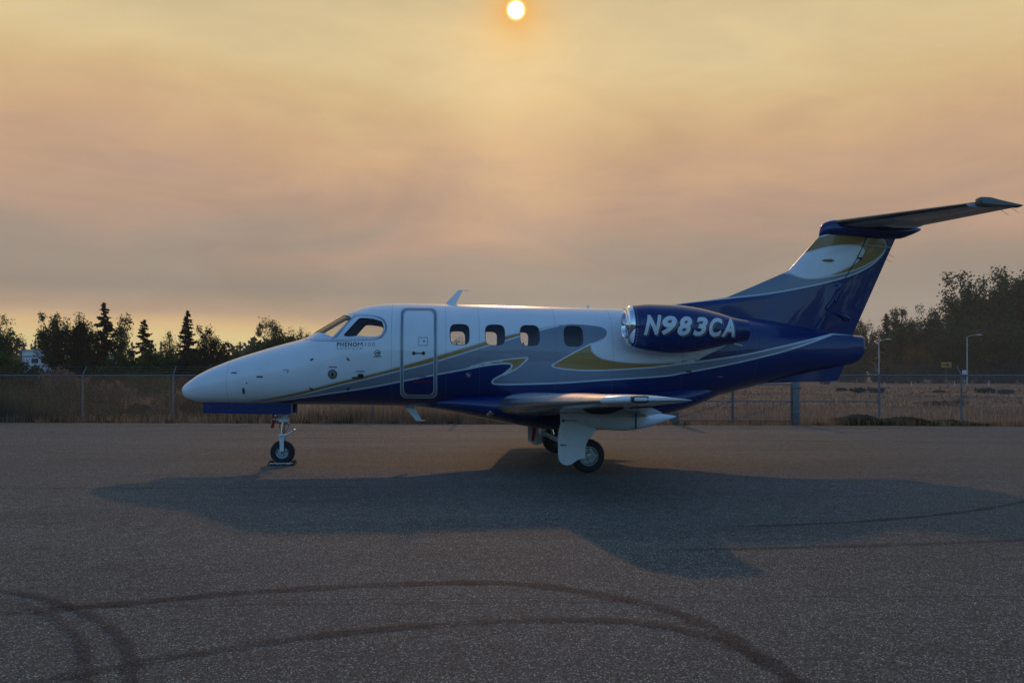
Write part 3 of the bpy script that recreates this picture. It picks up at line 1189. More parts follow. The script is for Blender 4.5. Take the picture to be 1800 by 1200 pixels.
# rivets round the flight deck glazing
m = MB()
rv = np.concatenate([flank([(548, 595.5), (585, 597), (612, 596), (661, 594.2), (671, 590), (677, 580), (677.5, 571), (672, 562), (660, 557.5), (632, 555.2), (622, 555.5)], 8),
                     flank([(590, 594), (600, 582), (612, 567.5), (624, 556)], 10), flank([(584, 596), (596, 584), (608, 569), (620, 557)], 10)])
for x, z in rv[::1]:
    th = th_of(x, z)
    a, b = skin(x, th, 0.001), skin(x, th, 0.006)
    m.tube(a, b, .008, .006, 6)
tag(m.build('rivets', M_greyink, jet), kind='stuff')


# --- lettering
def letters(body, shear=0.0, bold=0.0, space=1.0):
    cu = bpy.data.curves.new('lettering', 'FONT')
    cu.body = body
    cu.shear = shear
    cu.offset = bold
    cu.space_character = space
    cu.resolution_u = 6
    o = bpy.data.objects.new('lettering', cu)
    C.objects.link(o)
    dg = bpy.context.evaluated_depsgraph_get()
    me = bpy.data.meshes.new_from_object(o.evaluated_get(dg))
    bpy.data.objects.remove(o)
    bm = bmesh.new()
    bm.from_mesh(me)
    bpy.data.meshes.remove(me)
    bmesh.ops.triangulate(bm, faces=bm.faces[:])
    return bm


def place_letters(name, bm, x0, x1, z0, z1, fun, m_, parent, fine_=0.05):
    co = np.array([v.co[:2] for v in bm.verts])
    lo, hi = co.min(0), co.max(0)
    for v in bm.verts:
        v.co = (x0 + (v.co.x - lo[0]) / (hi[0] - lo[0]) * (x1 - x0), 0, z0 + (v.co.y - lo[1]) / (hi[1] - lo[1]) * (z1 - z0))
    for _ in range(5):
        long = [e for e in bm.edges if e.calc_length() > fine_]
        if not long:
            break
        bmesh.ops.subdivide_edges(bm, edges=long, cuts=1)
        bmesh.ops.triangulate(bm, faces=bm.faces[:])
    bm.faces.index_update()
    P = fun(np.array([v.co.x for v in bm.verts]), np.array([v.co.z for v in bm.verts]))
    bm.verts.index_update()
    seen = set()
    for f0 in bm.faces:             # every letter is an object of its own
        if f0.index in seen:
            continue
        isl, todo = [], [f0]
        seen.add(f0.index)
        while todo:
            f = todo.pop()
            isl.append(f)
            for e in f.edges:
                for g in e.link_faces:
                    if g.index not in seen:
                        seen.add(g.index)
                        todo.append(g)
        ids = sorted({v.index for f in isl for v in f.verts})
        ix = {u: i for i, u in enumerate(ids)}
        mesh(name, P[ids], [[ix[v.index] for v in f.verts] for f in isl], m_, parent, smooth=False)
    bm.free()


sk = lambda off: (lambda x, z: skin(x, th_of(x, z), off))


def flank_box(px0, px1, py0, py1):
    a, b = on_skin(px0, (py0 + py1) / 2), on_skin(px1, (py0 + py1) / 2)
    return a[0], b[0], on_skin((px0 + px1) / 2, py1)[1], on_skin((px0 + px1) / 2, py0)[1]


place_letters('name_letter', letters('PHENO', 0.0, 0.022, 1.22), *flank_box(592.3, 627.8, 601.2, 608.9), sk(.004), M_ink, jet)
place_letters('name_letter', letters('M', 0.0, 0.0), *flank_box(629.2, 637.3, 601.3, 608.8), sk(.004), M_ink, jet)
place_letters('name_letter', letters('100', 0.0, -0.012, 1.35), *flank_box(642, 659, 601.2, 608.4), sk(.004), M_greyink, jet)
place_letters('maker_letter', letters('EMBRAER', 0.0, -0.01, 1.5), *flank_box(592.5, 637, 610.9, 613.6), sk(.004), M_greyink, jet)


# --- a body of elliptical sections along x, used for fairings
def body(st, n=28, ex=2.0, y0=0.0, cap=True):
    """stations (x, zbottom, ztop, halfwidth)"""
    V, Fc = [], []
    for x, zb, zt, hw in st:
        for k in range(n):
            a = 2 * math.pi * k / n
            c, s = math.cos(a), math.sin(a)
            V.append((x, y0 + hw * math.copysign(abs(s)**(2 / ex), s), (zt + zb) / 2 + (zt - zb) / 2 * math.copysign(abs(c)**(2 / ex), c)))
    for i in range(len(st) - 1):
        for k in range(n):
            k2 = (k + 1) % n
            Fc.append([i * n + k, i * n + k2, (i + 1) * n + k2, (i + 1) * n + k])
    if cap:
        Fc += [list(range(n))[::-1], [(len(st) - 1) * n + k for k in range(n)]]
    return V, Fc


def smooth_st(keys, n):
    K = np.array(keys, float)
    xx = np.linspace(0, 1, n)
    xx = K[0, 0] + (K[-1, 0] - K[0, 0]) * (0.5 - 0.5 * np.cos(np.pi * xx)) 
    return [(x, *[float(pchip(K[:, 0], K[:, j], x)) for j in range(1, K.shape[1])]) for x in xx]


fb = lambda px, py: loc(px, py, -0.3)
keys = []
for px, pyt, pyb, hw in ((722, 700, 713.5, .05), (760, 697, 718, .40), (800, 693, 725, .66), (850, 689.5, 735.5, .84), (900, 688, 745, .93), (960, 687, 754, .96),
                         (1020, 686.5, 757, .96), (1080, 684, 754, .95), (1130, 680, 741, .90), (1180, 675, 726, .80), (1225, 671, 711, .62), (1255, 668, 699, .40), (1275, 668, 692, .10)):
    xt_, zt_ = loc(px, pyt, -0.8)
    xb_, zb_ = loc(px, pyb, -0.2)
    keys.append((xb_, zb_, zt_, hw))
V, Fc = body(smooth_st(keys, 60), 48, 2.5)
mesh('belly_fairing', V, Fc, M_blue, jet, sharp=60)
# taxi light in the fairing, ahead of the wing root
x, z = loc(863, 726.5, -.80)
m = MB().lathe([(-.05, .002), (-.05, .055), (.0, .06), (.012, .058)], (0, 0, 0), 'x', 20)
tl = m.build('taxi_light', M_silver, jet)
tl.location = (x, -.80, z)
tl.rotation_euler = (0, R(10), R(32))
o = MB().lathe([(-.02, .001), (-.03, .03), (-.012, .05)], (0, 0, 0), 'x', 20).build('lamp_lens', M_lens, tl)

# --- wings
def airfoil(n=26, t=0.14, camber=0.02):
    """loop from the trailing edge over the top to the trailing edge underneath, chord 1"""
    b = np.linspace(0, math.pi, n)
    xx = 0.5 * (1 + np.cos(b))
    yt = 5 * t * (0.2969 * np.sqrt(xx) - 0.126 * xx - 0.3516 * xx**2 + 0.2843 * xx**3 - 0.1026 * xx**4)
    yc = camber * 4 * xx * (1 - xx)
    up = np.stack([xx, yc + yt], 1)
    dn = np.stack([xx[::-1], (yc - yt)[::-1]], 1)[1:]
    return np.concatenate([up, dn])


def section(le_x, le_z, chord, t, y, twist=0.0, camber=0.02, n=26, cant=0.0):
    A = airfoil(n, t, camber) * chord
    c, s = math.cos(twist), math.sin(twist)
    X = le_x + A[:, 0] * c + A[:, 1] * s
    Z = le_z - A[:, 0] * s + A[:, 1] * c
    return np.stack([X, np.full(len(X), y), Z], 1)


def loft(secs, caps=True):
    n = len(secs[0])
    V = np.concatenate(secs)
    Fc = []
    for i in range(len(secs) - 1):
        for k in range(n - 1):
            Fc.append([i * n + k, i * n + k + 1, (i + 1) * n + k + 1, (i + 1) * n + k])
    if caps:
        Fc += [list(range(n - 1))[::-1], [(len(secs) - 1) * n + k for k in range(n - 1)]]
    return V, Fc


wing_keys = [  # span y, le x, le z, chord, thickness
    (0.55, -1.50, 1.02, 2.55, .165), (0.95, -1.36, 1.035, 2.35, .165), (1.9, -1.18, 1.085, 2.02, .155), (3.3, -0.95, 1.165, 1.62, .145),
    (4.5, -0.73, 1.215, 1.22, .14), (5.42, -0.55, 1.258, 0.93, .135)]
WK = np.array(wing_keys)
wy = np.linspace(.55, 5.42, 40)
wsec = []
for y in wy:
    lx, lz, ch, tt = [float(pchip(WK[:, 0], WK[:, j], y)) for j in range(1, 5)]
    wsec.append(section(lx, lz, ch, tt, -y, R(1.5), 0.025))
nA = len(wsec[0])
V, Fc = loft(wsec)
midk = nA // 2
bootF = [f for f in Fc if len(f) == 4 and abs((f[0] % nA) + .5 - midk + .4) < 3.6]
restF = [f for f in Fc if not (len(f) == 4 and abs((f[0] % nA) + .5 - midk + .4) < 3.6)]


def take(V, Fc):
    used = sorted({i for f in Fc for i in f})
    ix = {u: i for i, u in enumerate(used)}
    return np.asarray(V)[used], [[ix[i] for i in f] for f in Fc]


wing = mesh('wing', *take(V, restF), M_white, jet, sharp=40)
mesh('leading_edge', *take(V, bootF), M_boot, wing)
# tip: chord runs out to a point aft, with a faired lamp
tip = []
for q, (y, lx, lz, ch, tt) in enumerate(((5.42, -.55, 1.258, .93, .135), (5.53, -.48, 1.266, .88, .135), (5.64, -.35, 1.274, .77, .125), (5.72, -.17, 1.280, .61, .10), (5.75, -.02, 1.284, .47, .06))):
    tip.append(section(lx, lz, ch, tt, -y, R(1.5), 0.02))
tp = mesh('wing_tip', *loft(tip), M_white, wing, sharp=40)
xa, za = loc(1125, 701.3, -5.7)
MB().box((xa - .105, -5.745, za - .040), (xa + .105, -5.61, za + .040), .038).build('lamp_housing', M_dark, tp)
MB().box((xa - .080, -5.757, za - .024), (xa + .080, -5.63, za + .024), .022).build('tip_lamp', M_lens, tp)
# small fences and pods below the wing
m = MB()
V, Fc = body(smooth_st([(-.02, .99, 1.02, .01), (.08, .93, 1.05, .05), (.3, .92, 1.06, .07), (.55, .99, 1.06, .01)], 14), 14)
m.add([(x - .42, y - 3.7, z + .10) for x, y, z in V], Fc)
m.build('vent_scoop', M_dark, wing)
flp = smooth_st([(-.38, .93, .98, .02), (-.15, .80, 1.02, .09), (.2, .70, 1.03, .12), (.55, .68, 1.03, .125), (.85, .715, 1.0, .11), (1.15, .80, .95, .08), (1.38, .885, .91, .02)], 26)
V, Fc = body(flp, 22, 2.3, -1.95)
fl = mesh('flap_fairing', V, Fc, M_white, wing, sharp=60)
o = MB().box((.70, -2.085, .71), (.715, -2.06, .98)).build('fairing_gap', M_dark, fl)
# lowered flap and its slot, aileron with hinge line
fsec = []
for y in np.linspace(1.0, 3.75, 12):
    lx, lz, ch, tt = [float(pchip(WK[:, 0], WK[:, j], y)) for j in range(1, 5)]
    fsec.append(section(lx + ch * .80, lz - .055 + .01, ch * .25, .13, -y, R(16), 0.02, 14))
mesh('flap', *loft(fsec), M_white, wing, sharp=50)
for y in (4.0, 5.3):
    lx, lz, ch, tt = [float(pchip(WK[:, 0], WK[:, j], y)) for j in range(1, 5)]
    MB().tube((lx + ch * .70, -y, lz - .075), (lx + ch * 1.0, -y, lz - .055), .012, .008, 6).build('aileron_hinge', M_dark, wing)
for k_ in range(3):
    y = 4.2 + k_ * .55
    lx, lz, ch, tt = [float(pchip(WK[:, 0], WK[:, j], y)) for j in range(1, 5)]
    MB().tube((lx + ch, -y, lz - .03), (lx + ch + .16, -y, lz - .055), .003, .002, 5).build('static_wick', M_dark, wing)


def mirror_tree(o, parent, flip_names=()):
    """the same thing on the far side of the jet"""
    c = o.copy()
    c.data = o.data.copy() if o.data else None
    if c.data:
        c.data.transform(Matrix.Scale(-1, 4, (0, 1, 0)))
        c.data.flip_normals()
    C.objects.link(c)
    c.parent = parent
    c.location = (o.location.x, -o.location.y, o.location.z)
    e = o.rotation_euler
    c.rotation_euler = (-e.x, e.y, -e.z)
    for ch in list(o.children):
        mirror_tree(ch, c)
    return c


mirror_tree(wing, jet)

# --- engines
NAC_Y = -1.27
nc_t = [(1098, 546), (1101, 540), (1107, 537.6), (1118, 536), (1140, 534.4), (1180, 535.6), (1220, 540.3), (1260, 549.6), (1290, 558.6), (1312, 563)]
nc_b = [(1098, 597), (1102, 604), (1107, 608), (1118, 612), (1140, 617), (1180, 621), (1212, 619.3), (1250, 612), (1285, 604.5), (1312, 599.5)]
A = np.array([loc(*p, NAC_Y) for p in nc_t])
B = np.array([loc(*p, NAC_Y) for p in nc_b])
nx = np.linspace(A[0, 0], A[-1, 0], 46)
nzt, nzb = pchip(A[:, 0], A[:, 1], nx), pchip(B[:, 0], B[:, 1], nx)
NAC_Z = lambda x: (pchip(A[:, 0], A[:, 1], x) + pchip(B[:, 0], B[:, 1], x)) / 2
NAC_R = lambda x: (pchip(A[:, 0], A[:, 1], x) - pchip(B[:, 0], B[:, 1], x)) / 2
lipx = loc(1119, 575, NAC_Y - .4)[0]


def rings_at(st, n=48):
    V, Fc = [], []
    for x, zc, r in st:
        for k in range(n):
            a = 2 * math.pi * k / n
            V.append((x, NAC_Y + r * math.sin(a), zc + r * math.cos(a)))
    for i in range(len(st) - 1):
        for k in range(n):
            k2 = (k + 1) % n
            Fc.append([i * n + k, i * n + k2, (i + 1) * n + k2, (i + 1) * n + k])
    return V, Fc


cowl_x = [x for x in nx if x > lipx]
st = [(lipx, float(NAC_Z(lipx)), float(NAC_R(lipx)))] + [(x, float(NAC_Z(x)), float(NAC_R(x))) for x in cowl_x]
xe = st[-1][0]
st += [(xe, st[-1][1], st[-1][2] - .018), (xe - .25, st[-1][1], st[-1][2] - .03)]
nac = mesh('engine_nacelle', *rings_at(st), M_blue, jet, sharp=40)
x0 = float(A[0, 0])
lip = []
z0, r0 = float(NAC_Z(x0)), float(NAC_R(x0))
for x in np.linspace(lipx - .002, x0 + .02, 10):
    lip.append((x, float(NAC_Z(x)), float(NAC_R(x))))
for a in np.linspace(20, 160, 10):
    lip.append((x0 + .02 - .035 * math.sin(R(a)), z0, r0 - .030 + .030 * math.cos(R(a))))
lip += [(x0 + .05, z0, r0 - .07), (x0 + .16, z0, r0 - .085)]
mesh('intake_lip', *rings_at(lip), M_silver, nac, sharp=60)
mesh('intake_duct', *rings_at([(x0 + .16, z0, r0 - .085), (x0 + .45, z0, r0 - .07)]), M_alu, nac)
m = MB()
m.lathe([(x0 + .46, .001), (x0 + .46, r0 - .06)], (0, NAC_Y, z0), 'x', 32)
m.build('fan_backing', M_dark, nac)
m = MB().lathe([(x0 + .26, .001), (x0 + .28, .03), (x0 + .34, .07), (x0 + .44, .10)], (0, NAC_Y, z0), 'x', 24)
m.build('fan_spinner', M_steel, nac)
for k in range(18):
    a = 2 * math.pi * k / 18
    ca, sa = math.cos(a), math.sin(a)
    r1, r2 = .09, r0 - .075
    t1, t2 = .030, .05
    V = [(x0 + .40, NAC_Y + r1 * ca - t1 * sa, z0 + r1 * sa + t1 * ca), (x0 + .44, NAC_Y + r1 * ca + t1 * sa, z0 + r1 * sa - t1 * ca),
         (x0 + .45, NAC_Y + r2 * ca + t2 * sa, z0 + r2 * sa - t2 * ca), (x0 + .38, NAC_Y + r2 * ca - t2 * sa, z0 + r2 * sa + t2 * ca)]
    if k == 0:
        pass
    mesh('fan_blade', V, [[0, 1, 2, 3]], M_steel, nac, smooth=False)
ze, re_ = float(NAC_Z(xe)), float(NAC_R(xe))
mesh('exhaust_nozzle', *rings_at([(xe - .2, ze, re_ - .05), (xe + .02, ze, re_ - .06), (xe + .02, ze, re_ - .07), (xe - .2, ze, re_ - .09), (xe - .21, ze, .01)]), M_dark, nac)
MB().tube((x0 + .1, NAC_Y - .05, z0 + r0 - .01), (x0 - .04, NAC_Y - .05, z0 + r0 + .03), .008, .006).build('intake_probe', M_steel, nac)
xd, zd = loc(1293, 604.5, NAC_Y)
MB().tube((xd - .12, NAC_Y, zd + .03), (xd + .12, NAC_Y, zd - .03), .02, .012).build('drain_pipe', M_steel, nac)
# rivet row behind the lip
m = MB()
for k in range(40):
    a = 2 * math.pi * k / 40
    xr = lipx + .035
    zc, rr = float(NAC_Z(xr)), float(NAC_R(xr))
    c_, s_ = math.cos(a), math.sin(a)
    m.tube((xr, NAC_Y + (rr - .001) * c_, zc + (rr - .001) * s_), (xr, NAC_Y + (rr + .004) * c_, zc + (rr + .004) * s_), .008, .006, 6)
tag(m.build('cowl_fasteners', M_pale, nac), kind='stuff')


def nac_skin(off):
    def f(x, z):
        zc, r = NAC_Z(x), NAC_R(x) + off
        q = np.clip((z - zc) / r, -.98, .98)
        return np.stack([x, NAC_Y - r * np.sqrt(1 - q * q), z], 1)
    return f


def nac_pt(px, py):
    yl = NAC_Y - .4
    for _ in range(6):
        x, z = loc(px, py, yl)
        yl = float(nac_skin(0)(np.array([x]), np.array([z]))[0, 1])
    return x, z


chars = [('N', 1132, 1163.5, 553.5, 588.5), ('9', 1162.5, 1190, 555, 588.5), ('8', 1190.5, 1217, 556, 590), ('3', 1218, 1244.5, 557, 590.5), ('C', 1246, 1271, 558.5, 592), ('A', 1268, 1292, 560, 592)]
for ch, a0, a1, b0, b1 in chars:
    for nm, dpx, dpy, off, m_ in (('letter_shadow', 2.6, 2.4, .004, M_shade), ('letter_edge', 1.3, 1.2, .007, M_dark), ('registration_letter', 0, 0, .010, M_reg)):
        pa, pb = nac_pt(a0 + dpx, (b0 + b1) / 2 + dpy), nac_pt(a1 + dpx, (b0 + b1) / 2 + dpy)
        pc, pd = nac_pt((a0 + a1) / 2, b0 + dpy), nac_pt((a0 + a1) / 2, b1 + dpy)
        place_letters(nm, letters(ch, 0.28, 0.040), pa[0], pb[0], pd[1], pc[1], nac_skin(off), m_, nac, .04)
# pylon
V, Fc = loft([section(lipx + .28, z_, 1.25, .13, y_, R(0), 0.0, 16) for y_, z_ in ((NAC_Y + .2, float(NAC_Z(2.2)) + .02), (-.55, float(NAC_Z(2.2)) + .0), (-.25, float(NAC_Z(2.2)) - .02))])
mesh('pylon', V, Fc, M_blue, nac, sharp=50)
far_nac = mirror_tree(nac, jet)
for o in list(far_nac.children):            # lettering reads from the far side too
    if o.name.startswith(('registration', 'letter')):
        bpy.data.objects.remove(o)

# --- vertical fin and rudder
LE = np.array([loc(*p) for p in [(1090, 546), (1140, 541.5), (1200, 532.5), (1240, 528), (1277, 522.5), (1330, 500.5), (1385, 476.5), (1412, 446.5), (1438, 417), (1444, 404)]])
TEP = np.array([loc(*p) for p in [(1498, 590), (1523, 535), (1548, 480), (1572, 425), (1580, 406)]])
fz = np.concatenate([np.linspace(loc(1480, 601)[1], LE[4, 1], 26), np.linspace(LE[4, 1] + .02, LE[-1, 1], 50)])


def le_x(z):
    return np.interp(z, LE[:, 1], LE[:, 0])


def te_x(z):
    a = (TEP[-1, 0] - TEP[0, 0]) / (TEP[-1, 1] - TEP[0, 1])
    return TEP[0, 0] + (z - TEP[0, 1]) * a


def main_le(z):                 # straight leading edge of the fin proper, continued down inside the dorsal
    a = (LE[8, 0] - LE[6, 0]) / (LE[8, 1] - LE[6, 1])
    return LE[6, 0] + (z - LE[6, 1]) * a


HINGE = 0.70


def fin_half(x, z):
    ml, te = main_le(z), te_x(z)
    c = te - ml
    u = np.clip((x - ml) / c, 0, 1)
    base = 5 * 0.10 * c * (0.2969 * np.sqrt(u) - 0.126 * u - 0.3516 * u**2 + 0.2843 * u**3 - 0.1036 * u**4)
    lx = le_x(z)
    d = np.clip((x - lx) / 0.9, 0, 1)
    dors = 0.085 * np.sqrt(d) * np.clip((ml - lx) / 0.4, 0, 1) * np.clip((te - .25 - x) / .5, 0, 1)
    return np.maximum(base, dors) + 0.0004


def fin_hx(z):
    return main_le(z) + (te_x(z) - main_le(z)) * HINGE


def fin_part(fa, fb_, n=70):
    V, Fc = [], []
    nz = len(fz)
    for z in fz:
        a, b = fa(z), fb_(z)
        s = 0.5 - 0.5 * np.cos(np.linspace(0, math.pi, n))
        x = a + (b - a) * s
        h = fin_half(x, z)
        V += [(xx, -hh, z) for xx, hh in zip(x, h)] + [(xx, hh, z) for xx, hh in zip(x[::-1], h[::-1])]
    m_ = 2 * n
    for i in range(nz - 1):
        for k in range(m_):
            k2 = (k + 1) % m_
            Fc.append([i * m_ + k, i * m_ + k2, (i + 1) * m_ + k2, (i + 1) * m_ + k])
    Fc += [list(range(m_))[::-1], [(nz - 1) * m_ + k for k in range(m_)]]
    return np.array(V), Fc


t0 = lambda pts, per=6, closed=False: spline([loc(*p, -.08) for p in pts], per, closed)
c_fin = t0([(1150, 540), (1200, 532.5), (1277, 524), (1350, 516), (1425, 502.5), (1485, 487.5), (1525, 471), (1550, 452), (1560, 436), (1558, 424), (1545, 414.5), (1525, 409), (1500, 407.5), (1462, 411), (1438, 417)], 6)
f_fin = np.concatenate([c_fin, [loc(1400, 400), loc(1100, 480)]])
f_fgold = np.concatenate([t0([(1420, 490), (1445, 488), (1485, 480), (1520, 468), (1547, 452), (1560, 436), (1558, 424), (1545, 414.5), (1525, 409), (1500, 407.5), (1462, 411), (1438, 417)], 6),
                          [loc(1380, 440), loc(1372, 478)]])
f_fwhite = np.concatenate([t0([(1371, 478), (1386, 477), (1400, 485), (1420, 489.5), (1445, 487), (1475, 477), (1500, 465), (1515, 452), (1520.5, 440), (1510, 432), (1480, 431), (1450, 435.5), (1417, 444), (1400, 448)], 6), [loc(1360, 460)]])


def fin_scheme(V):
    Q = np.stack([V[:, 0], V[:, 2]], 1)
    one = np.ones(len(V))
    white = sdf(f_fwhite, Q)
    body_ = sdf(f_fin, Q)
    return {'f_grey': -white, 'f_gold': np.minimum(sdf(f_fgold, Q), -white), 'f_blue': -body_, 'f_pin': one, 'f_frame': -one}


V, Fc = fin_part(le_x, lambda z: fin_hx(z) - .0015, 90)
fin = mesh('vertical_fin', V, Fc, M_scheme, jet, attrs=fin_scheme(V), sharp=50)
V, Fc = fin_part(lambda z: fin_hx(z) + .0015, te_x, 36)
rud = mesh('rudder', V, Fc, M_scheme, jet, attrs=fin_scheme(V), sharp=50)
side_y = lambda x, z: -float(fin_half(np.array([x]), z)[0])


def fin_spot(px, py):
    x, z = loc(px, py, -.1)
    return (x, side_y(x, z), z)


# trim tab line, hinge fairings, lamp and rod on the rudder
x, y, z = fin_spot(1456.5, 457.5)
V, Fc = body(smooth_st([(x - .13, z - .003, z + .003, .004), (x - .07, z - .022, z + .022, .03), (x + .05, z - .028, z + .028, .035), (x + .12, z - .004, z + .004, .006)], 14), 14, 2, y)
mesh('fin_lamp', V, Fc, M_shade, fin)
m = MB()
pts = [fin_spot(*p) for p in ((1486, 490), (1508, 454), (1521, 428), (1527, 409.5))]
m.path([(a, b - .006, c) for a, b, c in pts], .007, 6)
m.build('hinge_gap', M_dark, fin)
m = MB()
pts = [fin_spot(*p) for p in ((1521, 429), (1533, 431.5), (1548, 432.5), (1570, 434))]
m.path([(a, b - .012, c) for a, b, c in pts], .011, 6)
m.build('trim_rod', M_pale, rud)
MB().path([(a, b - .02, c) for a, b, c in [fin_spot(1508, 452), fin_spot(1516, 455), fin_spot(1514, 452)]], .012, 6).build('trim_bracket', M_dark, rud)
for a, b, r in (((1433, 583), (1449, 558), .045), ((1453, 543), (1475, 512), .036), ((1468, 529), (1486, 498), .03)):
    p, q = fin_spot(*a), fin_spot(*b)
    MB().tube((p[0], p[1] - .01, p[2]), (q[0], q[1] - .01, q[2]), r, r * .7, 10).build('hinge_fairing', M_blue, fin, sharp=50)
x, y, z = fin_spot(1478, 556)
V, Fc = body(smooth_st([(x - .18, z + .09, z + .10, .01), (x, z - .01, z + .09, .07), (x + .13, z - .08, z + .04, .08), (x + .2, z - .07, z - .02, .02)], 14), 14, 2, y)
mesh('actuator_fairing', V, Fc, M_blue, rud)
for p in ((1557, 456), (1561, 447)):
    x, z = loc(*p)
    MB().tube((x - .02, 0, z + .02), (x + .13, 0, z - .06), .004, .002, 5).build('static_wick', M_dark, rud)

# bullet fairing on the fin
keys = []
for px, t_, b_, hw in ((1440, 410, 414, .01), (1443, 398, 414, .05), (1450, 391, 414.5, .09), (1465, 387, 416, .13), (1500, 386, 418, .16), (1540, 389, 420.5, .15), (1578, 394, 420, .12), (1605, 399, 411.5, .07), (1618, 401.5, 405, .01)):
    keys.append((loc(px, t_)[0], loc(px, b_)[1], loc(px, t_)[1], hw))
V, Fc = body(smooth_st(keys, 40), 28, 2.2)
mesh('bullet_fairing', V, Fc, M_blue, jet, sharp=60)

# --- tailplane
TIPY = 2.62
rx0, rz0 = loc(1462, 391.5, 0)
tx0, tz0 = loc(1712, 358.5, -TIPY)
tx1, tz1 = loc(1794, 363, -TIPY)
rx1, rz1 = loc(1612, 402, -.12)
hx = lambda u: ((rx0 + (tx0 - rx0) * u), (rx1 + (tx1 - rx1) * u), (rz0 + (tz0 + .01 - rz0) * u))
ssec, esec = [], []
for u in np.linspace(0.02, 0.955, 24):
    a, b, z = hx(u)
    full = section(a, z, b - a, .105, -TIPY * u, R(1.0), 0.0)
    ssec.append(full)
V, Fc = loft(ssec)
n_ = len(ssec[0])
cut = 0.66
frac = airfoil(26, .105, 0)[:, 0]
front = [f for f in Fc if len(f) != 4 or max(frac[f[0] % n_], frac[(f[1]) % n_]) <= cut + .06]
lead = [f for f in front if len(f) == 4 and max(frac[f[0] % n_], frac[f[1] % n_]) < .07]
mainf = [f for f in Fc if len(f) == 4 and f not in lead]
caps_ = [f for f in Fc if len(f) != 4]
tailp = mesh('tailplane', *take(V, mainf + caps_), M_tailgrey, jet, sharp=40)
mesh('leading_edge', *take(V, lead), M_boot_dark, tailp)
# elevator, drooping a little, with its horn at the tip
for u0, u1 in ((0.06, 0.955),):
    for u in np.linspace(u0, u1, 12):
        a, b, z = hx(u)
        c = b - a
        esec.append(section(a + c * .64, z - .004, c * .37, .20, -TIPY * u, R(5), 0.0, 14))
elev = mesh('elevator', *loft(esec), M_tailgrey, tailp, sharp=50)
hx0, hz0 = loc(1722, 357, -TIPY)
hz1 = loc(1722, 345.5, -TIPY)[1] - hz0
hc = tx1 - hx0
hb = tz1 - hz0
hp = [(0.012, -.012), (0, .01), (0, hz1 * .80), (.02, hz1 * .96), (.06, hz1), (.16, hz1 * .98), (hc * .45, hz1 * .66 + hb * .3), (hc, hb + .006), (hc, hb - .006), (hc * .5, hb * .5 - .02), (.1, -.022)]
V, Fc = [], []
for y_, sc in ((-2.50, .90), (-2.53, 1.0), (-2.62, 1.0), (-2.655, .8)):
    V += [(hx0 + a_ + (1 - sc) * .1, y_, hz0 + (b_ - .02) * sc + .02) for a_, b_ in hp]
k = len(hp)
for i in range(3):
    for j in range(k):
        Fc.append([i * k + j, i * k + (j + 1) % k, (i + 1) * k + (j + 1) % k, (i + 1) * k + j])
Fc += [list(range(k))[::-1], [3 * k + j for j in range(k)]]
mesh('elevator_horn', V, Fc, M_horn, elev, sharp=45)
for px, py in ((1760, 370.5), (1778, 366.5)):
    x, z = loc(px, py, -TIPY * .93)
    MB().tube((x - .02, -TIPY * .93, z + .02), (x + .13, -TIPY * .93, z - .07), .004, .002, 5).build('static_wick', M_dark, elev)
x, z = loc(1575, 399, -.25)
V, Fc = body(smooth_st([(x - .35, z - .01, z + .01, .01), (x - .05, z - .05, z + .06, .05), (x + .25, z - .045, z + .06, .05), (x + .4, z - .01, z + .01, .01)], 12), 12, 2, -.42)
mesh('hinge_fairing', V, Fc, M_white, tailp)
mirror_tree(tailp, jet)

# --- ventral strakes
sv = [loc(*p, -.3) for p in ((1322, 673), (1360, 664), (1420, 652), (1488, 641), (1475, 669.5), (1400, 671.5), (1345, 673.5))]
o = MB().plate(sv, -.012, .012).build('ventral_strake', M_blue, jet, smooth=False)
o.location = (0, -.22, 0)
o.rotation_euler = (0, 0, 0)
o2 = o.copy()
C.objects.link(o2)
o2.location = (0, .22, 0)

# --- antennas
def blade(name, pts, th, m_):
    P = [loc(*p) for p in pts]
    return MB().plate(P, -th, th).build(name, m_, jet, smooth=False)


blade('top_antenna', [(781, 536), (800, 536.5), (813.5, 511), (823, 511), (823, 509.8), (805.5, 509.8)], .014, M_white)
blade('belly_antenna', [(708, 711), (727, 711), (741, 738), (748, 738), (746, 739.6), (732, 739.5)], .014, M_white)
for a, b, h in ((843, 854, 1.6), (872, 881, 1.6)):
    x0_, z0_ = loc(a, 537)
    x1_, z1_ = loc(b, 537)
    V, Fc = body(smooth_st([(x0_, z0_ - .03, z0_ - .02, .01), ((x0_ + x1_) / 2, z0_ - .03, z0_ + .028, .05), (x1_, z0_ - .03, z0_ - .02, .01)], 10), 12)
    mesh('satellite_antenna', V, Fc, M_white, jet)
blade('small_antenna', [(1029, 541.5), (1036, 541.5), (1035, 537.5), (1033.5, 534.5), (1032.6, 537.5)], .01, M_white)
x, z = loc(1140, 692, -1.1)

